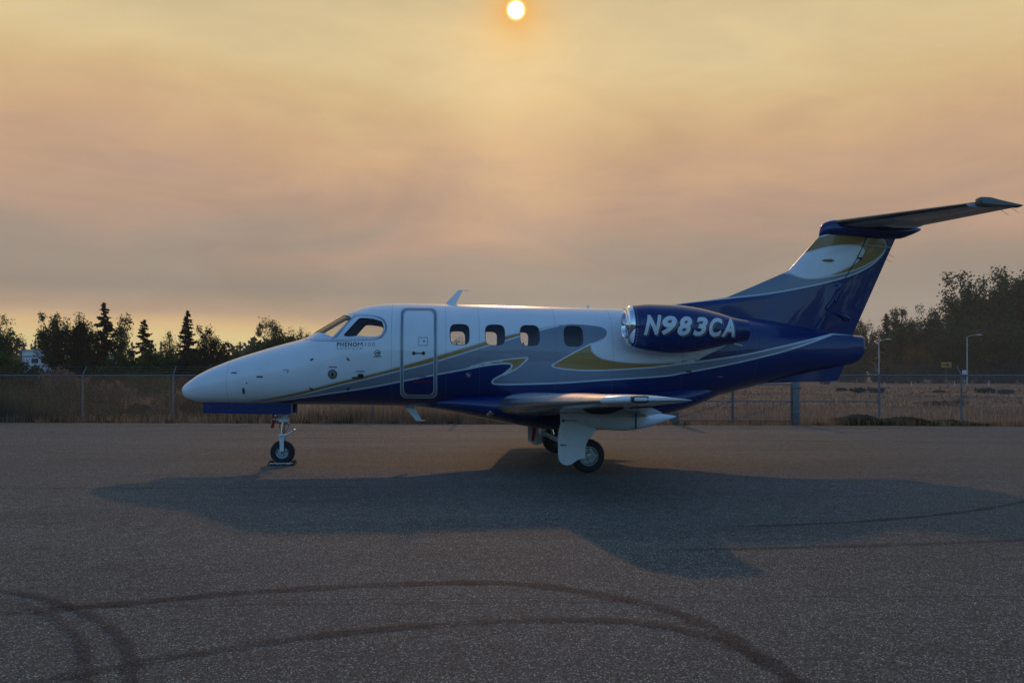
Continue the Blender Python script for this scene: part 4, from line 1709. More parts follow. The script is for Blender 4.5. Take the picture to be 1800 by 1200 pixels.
# --- nose gear: leg, fork, wheel, torque link, doors
ng = empty('nose_gear', (loc(497, 815)[0], 0, 0))
ng.parent = jet
zz = lambda py: loc(500, py)[1]
NR = .212
MB().lathe([(-.055, .10), (-.06, NR - .05), (-.055, NR - .02), (-.035, NR - .004), (0, NR), (.035, NR - .004), (.055, NR - .02), (.06, NR - .05), (.055, .10)], (0, 0, NR), 'y', 40).build('tyre', M_rubber, ng)
rim = MB().lathe([(-.045, .10), (-.066, .108), (-.058, .094), (-.03, .085), (-.03, .045), (-.05, .04), (-.05, .001)], (0, 0, NR), 'y', 32)
rim.lathe([(.045, .10), (.066, .108), (.058, .094), (.03, .085), (.03, .045), (.05, .04), (.05, .001)], (0, 0, NR), 'y', 32)
rim = rim.build('rim', M_wheel, ng)
for k in range(6):
    a = 2 * math.pi * k / 6
    MB().box((-.012, -.05, .03), (.012, -.028, .09), .004, Matrix.Translation((0, 0, NR)) @ Matrix.Rotation(a, 4, 'Y')).build('spoke', M_wheel, rim)
m = MB()
m.plate([(-.042, .50), (.042, .50), (.035, .40), (.030, NR), (.018, NR - .03), (-.018, NR - .03), (-.030, NR), (-.038, .40)], -.098, -.078)
m.plate([(-.042, .50), (.042, .50), (.035, .40), (.030, NR), (.018, NR - .03), (-.018, NR - .03), (-.030, NR), (-.038, .40)], .078, .098)
m.box((-.055, -.098, .47), (.055, .098, .53), .012)
m.build('fork', M_alu, ng)
MB().tube((0, -.105, NR), (0, .105, NR), .022, n=14).build('axle', M_dark, ng)
MB().tube((0, 0, .52), (.035, 0, .86), .035, n=16).build('oleo_piston', M_silver, ng)
MB().tube((.03, 0, .80), (.06, 0, 1.16), .052, .055, 18).build('strut', M_alu, ng)
m = MB()
m.box((-.15, -.02, .77), (.03, .02, .81), .008)
m.box((-.06, -.075, .74), (.10, .075, .80), .015)
m.tube((-.14, -.05, .79), (-.14, .05, .79), .018)
m.build('steering_collar', M_alu, ng)
m = MB()
m.path([(.08, -.03, .74), (.20, 0, .60)], [.014, .012], 8).path([(.08, .03, .74), (.20, 0, .60)], [.014, .012], 8)
m.path([(.20, 0, .60), (.05, -.03, .49)], [.012, .014], 8).path([(.20, 0, .60), (.05, .03, .49)], [.012, .014], 8)
m.tube((.2, -.05, .60), (.2, .05, .60), .014)
m.build('torque_link', M_steel, ng)
m = MB().path([(.06, -.06, .78), (.11, -.05, .66), (.03, -.06, .52)], .006, 6).path([(-.02, .05, .8), (-.07, .06, .65), (-.02, .09, .5)], .006, 6)
m.build('brake_hose', M_rubberseal, ng)
m = MB().lathe([(-.03, .002), (-.035, .045), (0, .05), (.01, .048)], (0, 0, 0), 'x', 18)
o = m.build('landing_lamp', M_silver, ng)
o.location = (-.09, -.08, .86)
# doors
for s_ in (-1, 1):
    x_a, z_a = loc(357.5, 707, -.24)
    P = [loc(*p, -.24) for p in ((357.5, 706.5), (440, 708), (511.5, 709.5), (511.5, 727.5), (505, 728), (436, 727.3), (358, 725.6))]
    gd = MB().plate(P, s_ * .235 - .008, s_ * .235 + .008).build('nose_gear_door', M_blue, jet, smooth=False)
    MB().box((loc(511.7, 720, -.24)[0], s_ * .235 - .008, loc(500, 727)[1]), (loc(514.5, 720, -.24)[0], s_ * .235 + .008, loc(500, 709)[1])).build('door_edge', M_greyink, gd, smooth=False)
    x0_, z0_ = loc(440, 709)
    MB().tube((x0_ + .4, s_ * .2, z0_ - .02), (x0_ + .45, s_ * .03, z0_ + .12), .012).build('door_rod', M_steel, gd)

# --- main gear
MR = .270
mg = empty('main_gear', (0, -1.745, 0))
mg.parent = jet
MB().lathe([(-.075, .145), (-.082, MR - .06), (-.075, MR - .025), (-.05, MR - .006), (-.02, MR), (.02, MR), (.05, MR - .006), (.075, MR - .025), (.082, MR - .06), (.075, .145)], (0, 0, MR), 'y', 44).build('tyre', M_rubber, mg)
rm = MB().lathe([(-.06, .145), (-.088, .155), (-.088, .145), (-.075, .135), (-.06, .128), (-.035, .125), (-.035, .06), (-.06, .052), (-.085, .045), (-.088, .001)], (0, 0, MR), 'y', 36)
rm.lathe([(.06, .145), (.08, .155), (.04, .12), (.04, .001)], (0, 0, MR), 'y', 36)
rm = rm.build('rim', M_wheel, mg)
for k in range(5):
    a = 2 * math.pi * k / 5 + .3
    MB().box((-.011, -.078, .05), (.011, -.03, .135), .004, Matrix.Translation((0, 0, MR)) @ Matrix.Rotation(a, 4, 'Y')).build('spoke', M_wheel, rm)
MB().lathe([(.045, .02), (.045, .11), (.12, .11), (.12, .02)], (0, 0, MR), 'y', 24).build('brake', M_dark, mg)
m = MB()
m.tube((-.30, .20, .42), (0.0, .20, MR), .05, .045, 14)
m.tube((-.30, .12, .42), (-.30, .28, .42), .055, n=14)
m.tube((0, .05, MR), (0, .24, MR), .035, n=14)
m.build('trailing_arm', M_alu, mg)
MB().tube((-.30, .20, .40), (-.24, .26, 1.05), .06, .065, 16).build('strut', M_alu, mg)
m = MB().tube((-.08, .2, .38), (-.16, .22, .68), .032, n=12)
m.build('shock_piston', M_silver, mg)
MB().tube((-.14, .215, .62), (-.20, .235, .90), .045, n=12).build('shock_body', M_steel, mg)
m = MB().tube((-.28, .24, .62), (-.10, .75, .88), .025, n=10)
m.build('side_brace', M_steel, mg)
m = MB().path([(-.30, .13, .46), (-.36, .12, .60), (-.30, .14, .9)], .009, 6).path([(-.05, .12, .34), (-.2, .12, .36), (-.33, .16, .5)], .008, 6)
m.build('brake_hose', M_rubberseal, mg)
dl = lambda px, py: (loc(px, py, -1.90)[0], loc(px, py, -1.90)[1])
P = [dl(*p) for p in ((984, 722), (1046, 722), (1049, 740), (1047.5, 755), (1041, 763.5), (1034, 771), (1030, 780), (1028, 791), (1028.5, 804.5), (1017, 806.5), (1010, 811), (1004, 815.5), (995.5, 817.3),
                      (987, 814.5), (982.3, 808), (980.6, 799), (980.6, 765), (982, 754), (985, 743))]
P = np.array(P)
m = MB()
for yo, sh in ((-.175, 1.0), (-.155, 1.0)):
    pass
m.plate(P.tolist(), -.185, -.168)
gd = m.build('gear_door', M_white, mg, smooth=False)
MB().box((P[0][0] + .05, -.192, loc(990, 739, -1.9)[1] - .006), (P[0][0] + .27, -.186, loc(990, 739, -1.9)[1] + .006)).build('door_hinge', M_dark, gd)
MB().tube((P[0][0] + .05, -.199, loc(990, 739, -1.9)[1]), (P[0][0] + .05, -.185, loc(990, 739, -1.9)[1]), .022).build('hinge_bolt', M_dark, gd)
MB().tube((P[0][0] + .26, -.199, loc(990, 739, -1.9)[1]), (P[0][0] + .26, -.185, loc(990, 739, -1.9)[1]), .018).build('hinge_bolt', M_dark, gd)
x_, z_ = loc(985, 781, -1.9)
MB().tube((x_, -.193, z_), (x_ + .1, -.19, z_ - .008), .016, .006, 8).build('door_catch', M_steel, gd)
MB().plate((P * [1, 1]).tolist(), -.168, -.164).build('door_liner', M_alu, gd, smooth=False)
mgf = mirror_tree(mg, jet)
# wheel well between the legs
MB().box((-.75, -1.55, .93), (.35, -.75, 1.0), .02).build('wheel_well', M_dark, jet)
MB().box((-.75, .75, .93), (.35, 1.55, 1.0), .02).build('wheel_well', M_dark, jet)
# inboard door of the far leg, hanging low
fd = [loc(*p, 1.2) for p in ((927.5, 748), (944, 748), (944, 772), (941, 777), (934, 778), (929, 775), (927.5, 768))]
MB().plate(fd, 1.19, 1.205).build('inner_gear_door', M_alu, jet, smooth=False)

# things that hang on or stand against the jet
def ribbon(name, at, w_, h_, label, sway=.03):
    V, Fc = [], []
    n = 10
    for i in range(n):
        t = i / (n - 1)
        for s_ in (-1, 1):
            V.append((s_ * w_ / 2 + sway * math.sin(t * 5) * .4, sway * math.sin(t * 4.2), -h_ * t))
    for i in range(n - 1):
        Fc.append([2 * i, 2 * i + 1, 2 * i + 3, 2 * i + 2])
    o = mesh(name, V, Fc, M_red, None)
    md = o.modifiers.new('thickness', 'SOLIDIFY')
    md.thickness = .004
    Mj = Matrix.Translation((JET[0], JET[1], 0)) @ Matrix.Rotation(YAW, 4, 'Z')
    o.location = Mj @ Vector(at)
    o.rotation_euler = (0, 0, YAW)
    return tag(o, label, 'safety ribbon')


gx_ = ng.location.x
ribbon('safety_ribbon', (gx_ - .15, -.05, .88), .055, .24, 'red safety ribbon hanging in front of the nose wheel leg')
x_, z_ = loc(937.5, 752, 1.15)
ribbon('safety_ribbon', (x_, 1.12, z_ + .03), .06, .28, 'dark red safety ribbon hanging at the far main wheel, half in shade')

Mj = Matrix.Translation((JET[0], JET[1], 0)) @ Matrix.Rotation(YAW, 4, 'Z')
ch = empty('wheel_chock', Mj @ Vector((gx_, 0, 0)), YAW)
tag(ch, 'pair of black rubber chocks roped together around the nose wheel', 'wheel chock')
for s_ in (-1, 1):
    m = MB()
    prof_ = [(s_ * .235, 0), (s_ * .115, 0), (s_ * .135, .03), (s_ * .175, .075), (s_ * .20, .075)]
    if s_ > 0:
        prof_ = prof_[::-1]
    m.plate(prof_, -.15, .15)
    m.build('chock_block', M_rubber, ch, smooth=False)
rope = []
for k in range(15):
    t = k / 14
    rope.append((-.2 + .40 * t, -.18 + .015 * math.sin(k * 1.9), .018 + .02 * abs(math.sin(k * 1.3))))
MB().path(rope, .011, 6).build('chock_rope', M_pale, ch)
MB().lathe([(0, .001), (.0, .03), (.05, .03), (.05, .001)], (.235, -.20, .065), 'y', 12).build('rope_knot', M_wood, ch)

# ------------------------------------------------------------------ perimeter fence
def fence_y(x):
    return edge_y(x) + 0.55


def fence_at(px):
    """point of the fence line seen in column px"""
    k = (px - 900) / FPX
    Y = 27.15 / (1 + 0.065 * k)
    return k * Y, Y


RAIL = 1.56
MESH_MAT = M_wire


def chain_link(a, b, z0, z1, parent, pitch=0.075, r=0.0018):
    """diamond netting between two plan points"""
    a, b = Vector((*a, 0)), Vector((*b, 0))
    d = b - a
    L = d.length
    u = d / L
    nrm = Vector((-u.y, u.x, 0))
    Hh = z1 - z0
    V, Fc = [], []

    def wire(s0, h0, s1, h1, off):
        p = a + u * s0 + Vector((0, 0, z0 + h0)) + nrm * off
        q = a + u * s1 + Vector((0, 0, z0 + h1)) + nrm * off
        t = (q - p).normalized()
        e1 = t.cross(nrm).normalized() * r
        n_ = len(V)
        for w_ in (p, q):
            V.extend([w_ + e1, w_ - e1 * .5 + nrm * r * .87, w_ - e1 * .5 - nrm * r * .87])
        for k in range(3):
            k2 = (k + 1) % 3
            Fc.append([n_ + k, n_ + k2, n_ + 3 + k2, n_ + 3 + k])
    s = -Hh
    while s < L:
        for dirn, off in ((1, .004), (-1, -.004)):
            if dirn == 1:
                s0, h0, s1, h1 = s, 0, s + Hh, Hh
            else:
                s0, h0, s1, h1 = s + Hh, 0, s, Hh
            if dirn == 1:
                if s0 < 0:
                    h0, s0 = -s0, 0
                if s1 > L:
                    h1, s1 = Hh - (s1 - L), L
            else:
                if s1 < 0:
                    h1, s1 = Hh + s1, 0
                if s0 > L:
                    h0, s0 = s0 - L, L
            if h1 - h0 > .02:
                wire(s0, h0, s1, h1, off)
        s += pitch
    o = mesh('chain_link', [v[:] for v in V], Fc, MESH_MAT, parent, smooth=False)
    return tag(o, kind='stuff')


def fence_run(pxs, label, barbed=True, mid=None, group=None):
    pts = [fence_at(p) for p in pxs]
    root = empty('chain_link_fence', (*pts[0], 0))
    tag(root, label, 'fence', group)
    o0 = Vector((*pts[0], 0))
    rel = [Vector((*p, 0)) - o0 for p in pts]
    for i, p in enumerate(rel):
        MB().tube(p + Vector((0, 0, -.1)), p + Vector((0, 0, RAIL + .03)), .033, n=10).build('post', M_galv, root)
        if barbed:
            MB().tube(p + Vector((0, 0, RAIL)), p + Vector((0, .27, RAIL + .30)), .019, .014, 8).build('barb_arm', M_galv, root)
    for p, q in zip(rel, rel[1:]):
        d = (q - p).normalized()
        n_ = Vector((d.y, -d.x, 0)) * .036
        MB().tube(p + Vector((0, 0, RAIL)) + d * .03, q + Vector((0, 0, RAIL)) - d * .03, .023, n=8).build('top_rail', M_galv, root)
        chain_link((p + n_ + d * .03).xy, (q + n_ - d * .03).xy, .03, RAIL - .02, root)
    if mid:
        for i in mid:
            p, q = rel[i], rel[i + 1]
            d = (q - p).normalized()
            MB().tube(p + Vector((0, 0, .74)) + d * .03, q + Vector((0, 0, .74)) - d * .03, .020, n=8).build('brace_rail', M_galv, root)
    if barbed:
        for k in range(3):
            t = .35 + .32 * k
            m = MB()
            for p, q in zip(rel, rel[1:]):
                a = p + Vector((0, .27 * t, RAIL + .30 * t))
                b = q + Vector((0, .27 * t, RAIL + .30 * t))
                c = (a + b) / 2 - Vector((0, 0, .02))
                m.path([a, c, b], .003, 5)
                L = (b - a).length
                for j in range(int(L / .13)):
                    w_ = a.lerp(b, j * .13 / L) - Vector((0, 0, .02 * (1 - abs(2 * j * .13 / L - 1))))
                    m.tube(w_ + Vector((-.01, 0, -.02)), w_ + Vector((.01, .01, .02)), .002, .002, 3, False)
            m.build('barbed_wire', M_galv, root, smooth=False)
    return root


fence_run([-490, -330, -172, -14, 145, 304, 462, 655, 805, 950, 1090, 1186],
          'long galvanised chain-link fence with barbed wire, left of the gate and behind the nose')
fence_run([1399, 1545.5, 1690, 1836, 1985, 2140], 'short galvanised chain-link fence with barbed wire, right of the thick gate post', mid=[0])

# double gate between the two fences
g0, g1, gm_ = fence_at(1176), fence_at(1392), fence_at(1288)
for nm, px, lab in (('gate_post', 1398, 'thick square grey gate post standing under the tail of the jet'),
                    ('gate_post', 1187, 'thick grey gate post standing under the near wing tip')):
    p = fence_at(px)
    root = empty('gate_post', (p[0], p[1], 0))
    tag(root, lab, 'gate post')
    MB().box((-.10, -.10 + .0, -.1), (.10, .10, 1.72), .012).build('shaft', M_galv, root)
    MB().box((-.115, -.115, 1.722), (.115, .115, 1.75), .01).build('cap', M_galv, root)
    for z in (.35, 1.15):
        MB().box((-.13, -.13, z), (.13, .13, z + .06), .008).build('hinge_band', M_galv, root)


def gate_leaf(pa, pb, label):
    a, b = fence_at(pa), fence_at(pb)
    root = empty('metal_gate', (a[0], a[1], 0))
    tag(root, label, 'gate', 'leaves of the double gate')
    q = Vector((b[0] - a[0], b[1] - a[1], 0))
    d = q.normalized()
    for nm, z in (('top_rail', 1.27), ('middle_rail', .74), ('bottom_rail', .12)):
        MB().tube(Vector((0, 0, z)) + d * .02, q + Vector((0, 0, z)) - d * .02, .021, n=8).build(nm, M_galv, root)
    for p in (Vector((0, 0, 0)), q):
        MB().tube(p + Vector((0, 0, .06)), p + Vector((0, 0, 1.31)), .024, n=8).build('stile', M_galv, root)
    MB().tube(Vector((0, 0, .14)) + d * .03, q + Vector((0, 0, .72)) - d * .03, .012, n=6).build('brace', M_galv, root)
    n_ = Vector((d.y, -d.x, 0)) * .028
    chain_link((n_ + d * .03).xy, (q + n_ - d * .03).xy, .12, 1.25, root)
    return root


gate_leaf(1178, 1286.5, 'gate leaf of grey pipe and chain-link between the wing tip and the middle stile')
gate_leaf(1289, 1390.5, 'gate leaf of grey pipe and chain-link beside the thick post under the tail')


# ------------------------------------------------------------------ grass and weeds
def blades(name, P, h, wd, m, lean=.35, bend=.5, parent=None):
    """one narrow bent blade per point"""
    n = len(P)
    a = rng.uniform(0, 2 * math.pi, n)
    la = rng.uniform(0, 2 * math.pi, n)
    ln = rng.uniform(.05, lean, n) * h
    V = np.zeros((n, 5, 3))
    cx, cy = np.cos(a) * wd / 2, np.sin(a) * wd / 2
    for k, (t, s) in enumerate(((0, 1), (0, -1), (.55, .75), (.55, -.75), (1, 0))):
        off = ln * (t**(1 + bend))
        V[:, k, 0] = P[:, 0] + cx * s + np.cos(la) * off
        V[:, k, 1] = P[:, 1] + cy * s + np.sin(la) * off
        V[:, k, 2] = P[:, 2] + h * t * (1 - .12 * t) - (0.03 if t == 0 else 0)
    i = np.arange(n)[:, None] * 5
    F1 = (i + np.array([[0, 1, 3, 2]])).tolist()
    F2 = (i + np.array([[2, 3, 4]])).tolist()
    o = mesh(name, V.reshape(-1, 3), F1 + F2, m, parent, smooth=False)
    return tag(o, kind='stuff')


def zf(x, y):
    return field_z(np.asarray(x, float), np.asarray(y, float))


def scatter(n, x0, x1, d0, d1, hm, hs, wd, m, name, dens=None, pw=1.0):
    x = rng.uniform(x0, x1, n * 3)
    d = d0 + (d1 - d0) * rng.uniform(0, 1, n * 3)**pw
    y = edge_y(x) + d
    f = .5 + .5 * np.sin(x * .9 + 1.7 * np.sin(y * .35)) * np.sin(y * 1.1 + x * .23)
    keep = rng.uniform(0, 1, n * 3) < (.25 + .75 * f if dens is None else dens(x, y, f))
    x, y = x[keep][:n], y[keep][:n]
    k = .6 + .8 * (.5 + .5 * np.sin(x * .7 + .4 * y) * np.sin(x * .19 - y * .6))
    h = np.abs(rng.normal(hm, hs, len(x))) * k + .03
    return blades(name, np.stack([x, y, zf(x, y)], 1), h, wd * (1 + 0.02 * d[keep][:n]), m)


rightness = lambda x: np.clip((x + 6) / 8, 0, 1)
patch = lambda x, y: .5 + .5 * np.sin(x * .55 + 1.3 * np.sin(y * .21 + 1)) * np.sin(y * .33 + x * .12)
scatter(13000, -26, 20, .05, 2.0, .19, .09, .010, L_straw, 'dry_grass')
scatter(6000, -26, 20, .05, 2.4, .16, .08, .012, L_brown, 'brown_weeds')
scatter(11000, -34, -1, 1.5, 9, .20, .10, .018, L_brown, 'brown_weeds', dens=lambda x, y, f: patch(x, y)**1.5)
scatter(7000, -34, -2, 1.5, 12, .22, .11, .018, L_straw, 'dry_grass', dens=lambda x, y, f: (1 - patch(x, y))**1.5)
scatter(9000, -2, 30, 1.0, 14, .15, .08, .020, L_straw, 'dry_grass', pw=1.2)
scatter(7000, -2, 30, .6, 14, .17, .09, .018, L_brown, 'brown_weeds')
scatter(9000, -10, 75, 14, 70, .12, .06, .07, L_straw, 'dry_grass', pw=1.3, dens=lambda x, y, f: (1 - patch(x * .4, y))**1.5)
scatter(7000, -10, 75, 14, 90, .13, .07, .07, L_brown, 'brown_weeds', pw=1.3, dens=lambda x, y, f: patch(x * .4, y)**1.5)
scatter(9000, -70, -8, 9, 50, .32, .15, .05, L_brown, 'brown_weeds', pw=1.3, dens=lambda x, y, f: patch(x, y)**1.5)
scatter(5000, -70, -8, 9, 40, .34, .15, .05, L_straw, 'dry_grass', pw=1.3, dens=lambda x, y, f: (1 - patch(x, y))**1.5)
# taller green and brown growth on the left behind the fence
scatter(14000, -28, -14, .5, 7, .85, .3, .024, L_green, 'green_weeds', dens=lambda x, y, f: np.clip((-x - 14.5) / 3, 0, 1) * (.3 + .7 * f))
scatter(5000, -28, -9, 3, 9, .60, .25, .026, L_brown, 'brown_weeds', dens=lambda x, y, f: patch(x, y)**2)
scatter(4500, -28, -5, .3, 2.5, .30, .15, .02, L_green, 'green_weeds', dens=lambda x, y, f: (.1 + .9 * patch(x * 1.7, y * 1.5)))
scatter(6000, -6, 3, .4, 3, .55, .16, .012, L_straw, 'dry_grass')
scatter(4000, -6, 3, .4, 3, .5, .16, .012, L_brown, 'brown_weeds')

# tufts along the very edge of the asphalt
tpx = [3, 72, 122, 190, 232, 268, 301, 342, 378, 420, 458, 500, 540, 563, 578, 596, 632, 674, 692, 705, 748, 790, 828, 1160, 1205, 1262, 1330, 1440, 1455, 1600, 1640, 1662, 1700, 1740, 1762, 1789]
gx0 = []
for i, px in enumerate(tpx):
    k = (px - 900) / FPX
    Y = 26.66 / (1 + .065 * k) + rng.uniform(-.10, .05)
    x = k * Y
    n = 40
    r = rng.uniform(.10, .24)
    P = np.stack([x + rng.normal(0, r * .6, n), Y + rng.normal(0, .07, n), np.zeros(n)], 1)
    o = blades('grass_tuft', P, np.abs(rng.normal(.12 + .05 * (i % 3), .05, n)), .011, L_green if i % 2 else L_straw, .9)
    o.data.materials[0] = (L_green, L_straw, L_brown)[i % 3]
    del o['kind']
    # own origin at the tuft
    V = np.zeros(len(o.data.vertices) * 3)
    o.data.vertices.foreach_get('co', V)
    V = V.reshape(-1, 3) - np.array([x, Y, 0])
    o.data.vertices.foreach_set('co', V.ravel())
    o.location = (x, Y, 0)
    nth = ['first', 'second', 'third', 'fourth', 'fifth', 'sixth', 'seventh', 'eighth', 'ninth', 'tenth', 'eleventh', 'twelfth', 'thirteenth']
    tag(o, '%s %s grass tuft from the left along the edge of the asphalt' % (nth[i // 3], ('green', 'straw-coloured', 'brown')[i % 3]), 'grass tuft', 'tufts along the apron edge')


# ------------------------------------------------------------------ foliage
def quads(C_, size, m, name, parent=None, flat=0.0, elong=1.6):
    """a leaf-sized two-triangle face, randomly turned, at every point"""
    n = len(C_)
    u = rng.normal(0, 1, (n, 3))
    u[:, 2] *= (1 - flat)
    u /= np.linalg.norm(u, axis=1)[:, None]
    v = np.cross(u, rng.normal(0, 1, (n, 3)))
    v /= np.linalg.norm(v, axis=1)[:, None]
    s = size * rng.uniform(.55, 1.35, n)
    u, v = u * (s * elong / 2)[:, None], v * (s / 2)[:, None]
    V = np.stack([C_ - u, C_ - v * .9 + u * .1, C_ + u, C_ + v * .9 + u * .1], 1).reshape(-1, 3)
    Fc = (np.arange(n)[:, None] * 4 + np.array([[0, 1, 2, 3]])).tolist()
    return mesh(name, V, Fc, m, parent, smooth=False)


def limbs(pts_list, m, parent, name='trunk'):
    mb = MB()
    for pts, r0, r1 in pts_list:
        n = len(pts)
        mb.path(pts, [r0 + (r1 - r0) * i / (n - 1) for i in range(n)], 6)
    return mb.build(name, m, parent)


def broadleaf(x, y, z, h, rad, label, leaf, dens=1.0, sparse=0.0, base=.18, size=None, seed=0, top=.5, cat='tree', group=None, n_leaf=4200, lobes=None):
    global rng
    keep_rng = rng
    rng = np.random.default_rng(seed + 100)
    rr = random.Random(seed)
    root = tag(empty('broadleaf_tree' if cat == 'tree' else 'shrub', (x, y, z)), label, cat, group)
    size = size or h * .0165
    L = []
    ncl = int(120 * dens)
    n_leaf = int(n_leaf * 2.3)
    th = h * (base + .25)
    L.append(([(0, 0, -.3), (rad * .05, 0, th * .5), (rad * .02, 0, th)], h * .022, h * .014))
    pts = []
    zc0, hz_ = h * (1 + base) / 2, h * (1 - base) / 2
    ph = [rr.uniform(0, 6.28) for _ in range(6)]
    bulge = rr.uniform(-.15, .25)
    i = 0
    while i < ncl:
        d = rng.normal(0, 1, 3)
        d /= np.linalg.norm(d)
        az = math.atan2(d[1], d[0])
        lump = .86 + .16 * math.sin(2 * az + ph[0] + 2.5 * d[2]) + .12 * math.sin(3 * az + ph[1] - 3 * d[2]) + .13 * math.sin(5 * d[2] + ph[2] + az) + .08 * math.sin(7 * az + ph[3] + 6 * d[2])
        q = rng.uniform(.05, 1)**(1 / 2.4) * lump
        wide = 1 - bulge * d[2] * abs(d[2])
        if d[2] < 0:
            wide *= (1 - abs(d[2])**2)**.12 if abs(d[2]) < .999 else .5
        c = np.array([rad * 1.08 * d[0] * q * wide, rad * 1.0 * d[1] * q * wide, zc0 + hz_ * d[2] * q])
        cs = (h * .5 + rad) * rr.uniform(.030, .062)
        k = int(n_leaf / ncl * rr.uniform(.5, 1.5))
        up = np.array([c[0] * .4, c[1] * .4, max(.2 * h, c[2] - .2 * h)])
        up /= np.linalg.norm(up)
        g = np.clip(rng.normal(0, .8, (k, 3)), -1.5, 1.5) * cs * np.array([1.05, 1.05, .75]) + up * (np.clip(rng.normal(.1, .9, k), -1.8, 1.6) * cs * (1.0 + sparse * .5))[:, None]
        pts.append(c + g)
        rho = math.hypot(c[0], c[1])
        m_ = np.array([c[0] * .35, c[1] * .35, max(h * base * .6, c[2] - rho * .8 - .08 * h)])
        L.append(([(rad * .02, 0, min(th, max(c[2], .1)) * .9), tuple(m_), tuple(c + up * cs)], h * .008, h * .0022))
        i += 1
    # stray twigs around the outline
    k = int(n_leaf * .06)
    sel = np.concatenate(pts)
    pick = sel[rng.integers(0, len(sel), k)] + rng.normal(0, h * .010, (k, 3))
    allp = np.concatenate([sel, pick])
    allp[:, 2] *= h / np.percentile(allp[:, 2], 99.6)
    quads(allp, size, leaf, 'crown', root)
    limbs(L, M_bark, root)
    rng = keep_rng
    return root


def conifer(x, y, z, h, rad, label, leaf=None, seed=0, gaps=0.0, lean=0.0, n_leaf=5200, base=.04, group=None, power=.85):
    global rng
    keep_rng = rng
    rng = np.random.default_rng(seed + 500)
    rr = random.Random(seed)
    root = tag(empty('conifer_tree', (x, y, z)), label, 'tree', group)
    L = [([(0, 0, -.3), (lean * h * .3, 0, h * .5), (lean * h, 0, h)], h * .020, h * .002)]
    pts = []
    zc = h * base
    br = []
    while zc < h * .985:
        q = zc / h
        r = rad * (1 - q)**power * rr.uniform(.75, 1.15) + h * .008
        nb = 5 if q < .8 else 4
        for i in range(nb):
            if rr.random() < gaps:
                continue
            a = rr.random() * 2 * math.pi
            br.append((zc + rr.uniform(-.01, .01) * h, r * rr.uniform(.65, 1.15), a))
        zc += h * (.030 if q < .7 else .024) * rr.uniform(.8, 1.2)
    tot = sum(b[1] for b in br)
    for zb, r, a in br:
        k = max(5, int(n_leaf * r / tot))
        t = rng.uniform(0.05, 1, k)**.8
        w_ = r * .26 * (1 - t * .75)
        droop = -r * .22 * t + r * .12 * t**3
        px_ = np.cos(a) * r * t - np.sin(a) * w_ * rng.normal(0, .6, k)
        py_ = np.sin(a) * r * t + np.cos(a) * w_ * rng.normal(0, .6, k)
        pz_ = zb + droop - np.abs(rng.normal(0, 1, k)) * r * .07
        px_ = px_ + lean * zb
        pts.append(np.stack([px_, py_, pz_], 1))
        L.append(([(lean * zb, 0, zb), (lean * zb + math.cos(a) * r * .9, math.sin(a) * r * .9, zb - r * .15)], h * .004, h * .001))
    k = 30
    pts.append(np.stack([lean * h + rng.normal(0, h * .004, k), rng.normal(0, h * .004, k), h * rng.uniform(.93, 1.0, k)], 1))
    quads(np.concatenate(pts), h * .020, leaf or L_dark, 'crown', root, flat=.5, elong=2.4)
    limbs(L, M_bark, root)
    rng = keep_rng
    return root


def stand(px, top_py, hw_px, Y):
    """place, height and half-width of a tree Y metres away seen at a column with its top at top_py"""
    x = (px - 900) / FPX * Y
    z = float(zf(x, Y))
    return x, Y, z, EYE - (top_py - HOR) / FPX * Y - z, 1.02 * hw_px / FPX * Y


# left side, about 60 to 90 m away
x, y, z, h, r = stand(-8, 562, 46, 70); broadleaf(x, y, z, h, r, 'green leafy tree cut by the left border of the picture', L_broad, seed=1, n_leaf=5000)
x, y, z, h, r = stand(97, 552, 32, 78); broadleaf(x, y, z, h, r, 'loose dark tree with a pointed open crown beside the white trailer', L_broad, seed=2, sparse=.6, dens=.95, top=.2, n_leaf=3600)
x, y, z, h, r = stand(140, 557, 38, 76); broadleaf(x, y, z, h, r, 'dark dense tree between the pointed open tree and the tallest spruce', L_dark, seed=3, sparse=.2, n_leaf=5200, base=.05)
x, y, z, h, r = stand(183, 532, 44, 80); conifer(x, y, z, h, r, 'tallest dark spruce on the left, its tip above all neighbours', seed=4, n_leaf=6500)
x, y, z, h, r = stand(211, 553, 20, 84); broadleaf(x, y, z, h, r, 'thin airy tree just right of the tallest left spruce', L_olive, seed=5, sparse=.8, dens=.5, n_leaf=1100, top=.3)
x, y, z, h, r = stand(247, 562, 27, 78); conifer(x, y, z, h, r, 'ragged dark conifer whose bent top branch points right', seed=6, gaps=.15, lean=.06, power=.5)
x, y, z, h, r = stand(298, 584, 18, 84); broadleaf(x, y, z, h, r, 'small airy tree close left of the narrow spruce', L_olive, seed=7, sparse=.8, dens=.5, n_leaf=1100)
x, y, z, h, r = stand(330, 546, 34, 80); conifer(x, y, z, h, r, 'narrow dark spruce left of a round bushy tree', seed=8, n_leaf=5500, gaps=.08)
x, y, z, h, r = stand(370, 577, 33, 76); broadleaf(x, y, z, h, r, 'round bushy dark tree right of the narrow spruce', L_dark, seed=9, n_leaf=5200, base=.05)
x, y, z, h, r = stand(412, 607, 30, 82); broadleaf(x, y, z, h, r, 'low dark tree above the middle of the white nose', L_broad, seed=10, n_leaf=3600, base=.04)
x, y, z, h, r = stand(482, 566, 46, 90); broadleaf(x, y, z, h, r, 'wide round tree behind the nose, left of the windshield', L_broad, seed=11, n_leaf=6500, base=.05)
x, y, z, h, r = stand(524, 580, 24, 92); broadleaf(x, y, z, h, r, 'smaller round tree touching the wide one, nearest the windshield', L_broad, seed=12, n_leaf=3600, base=.05)
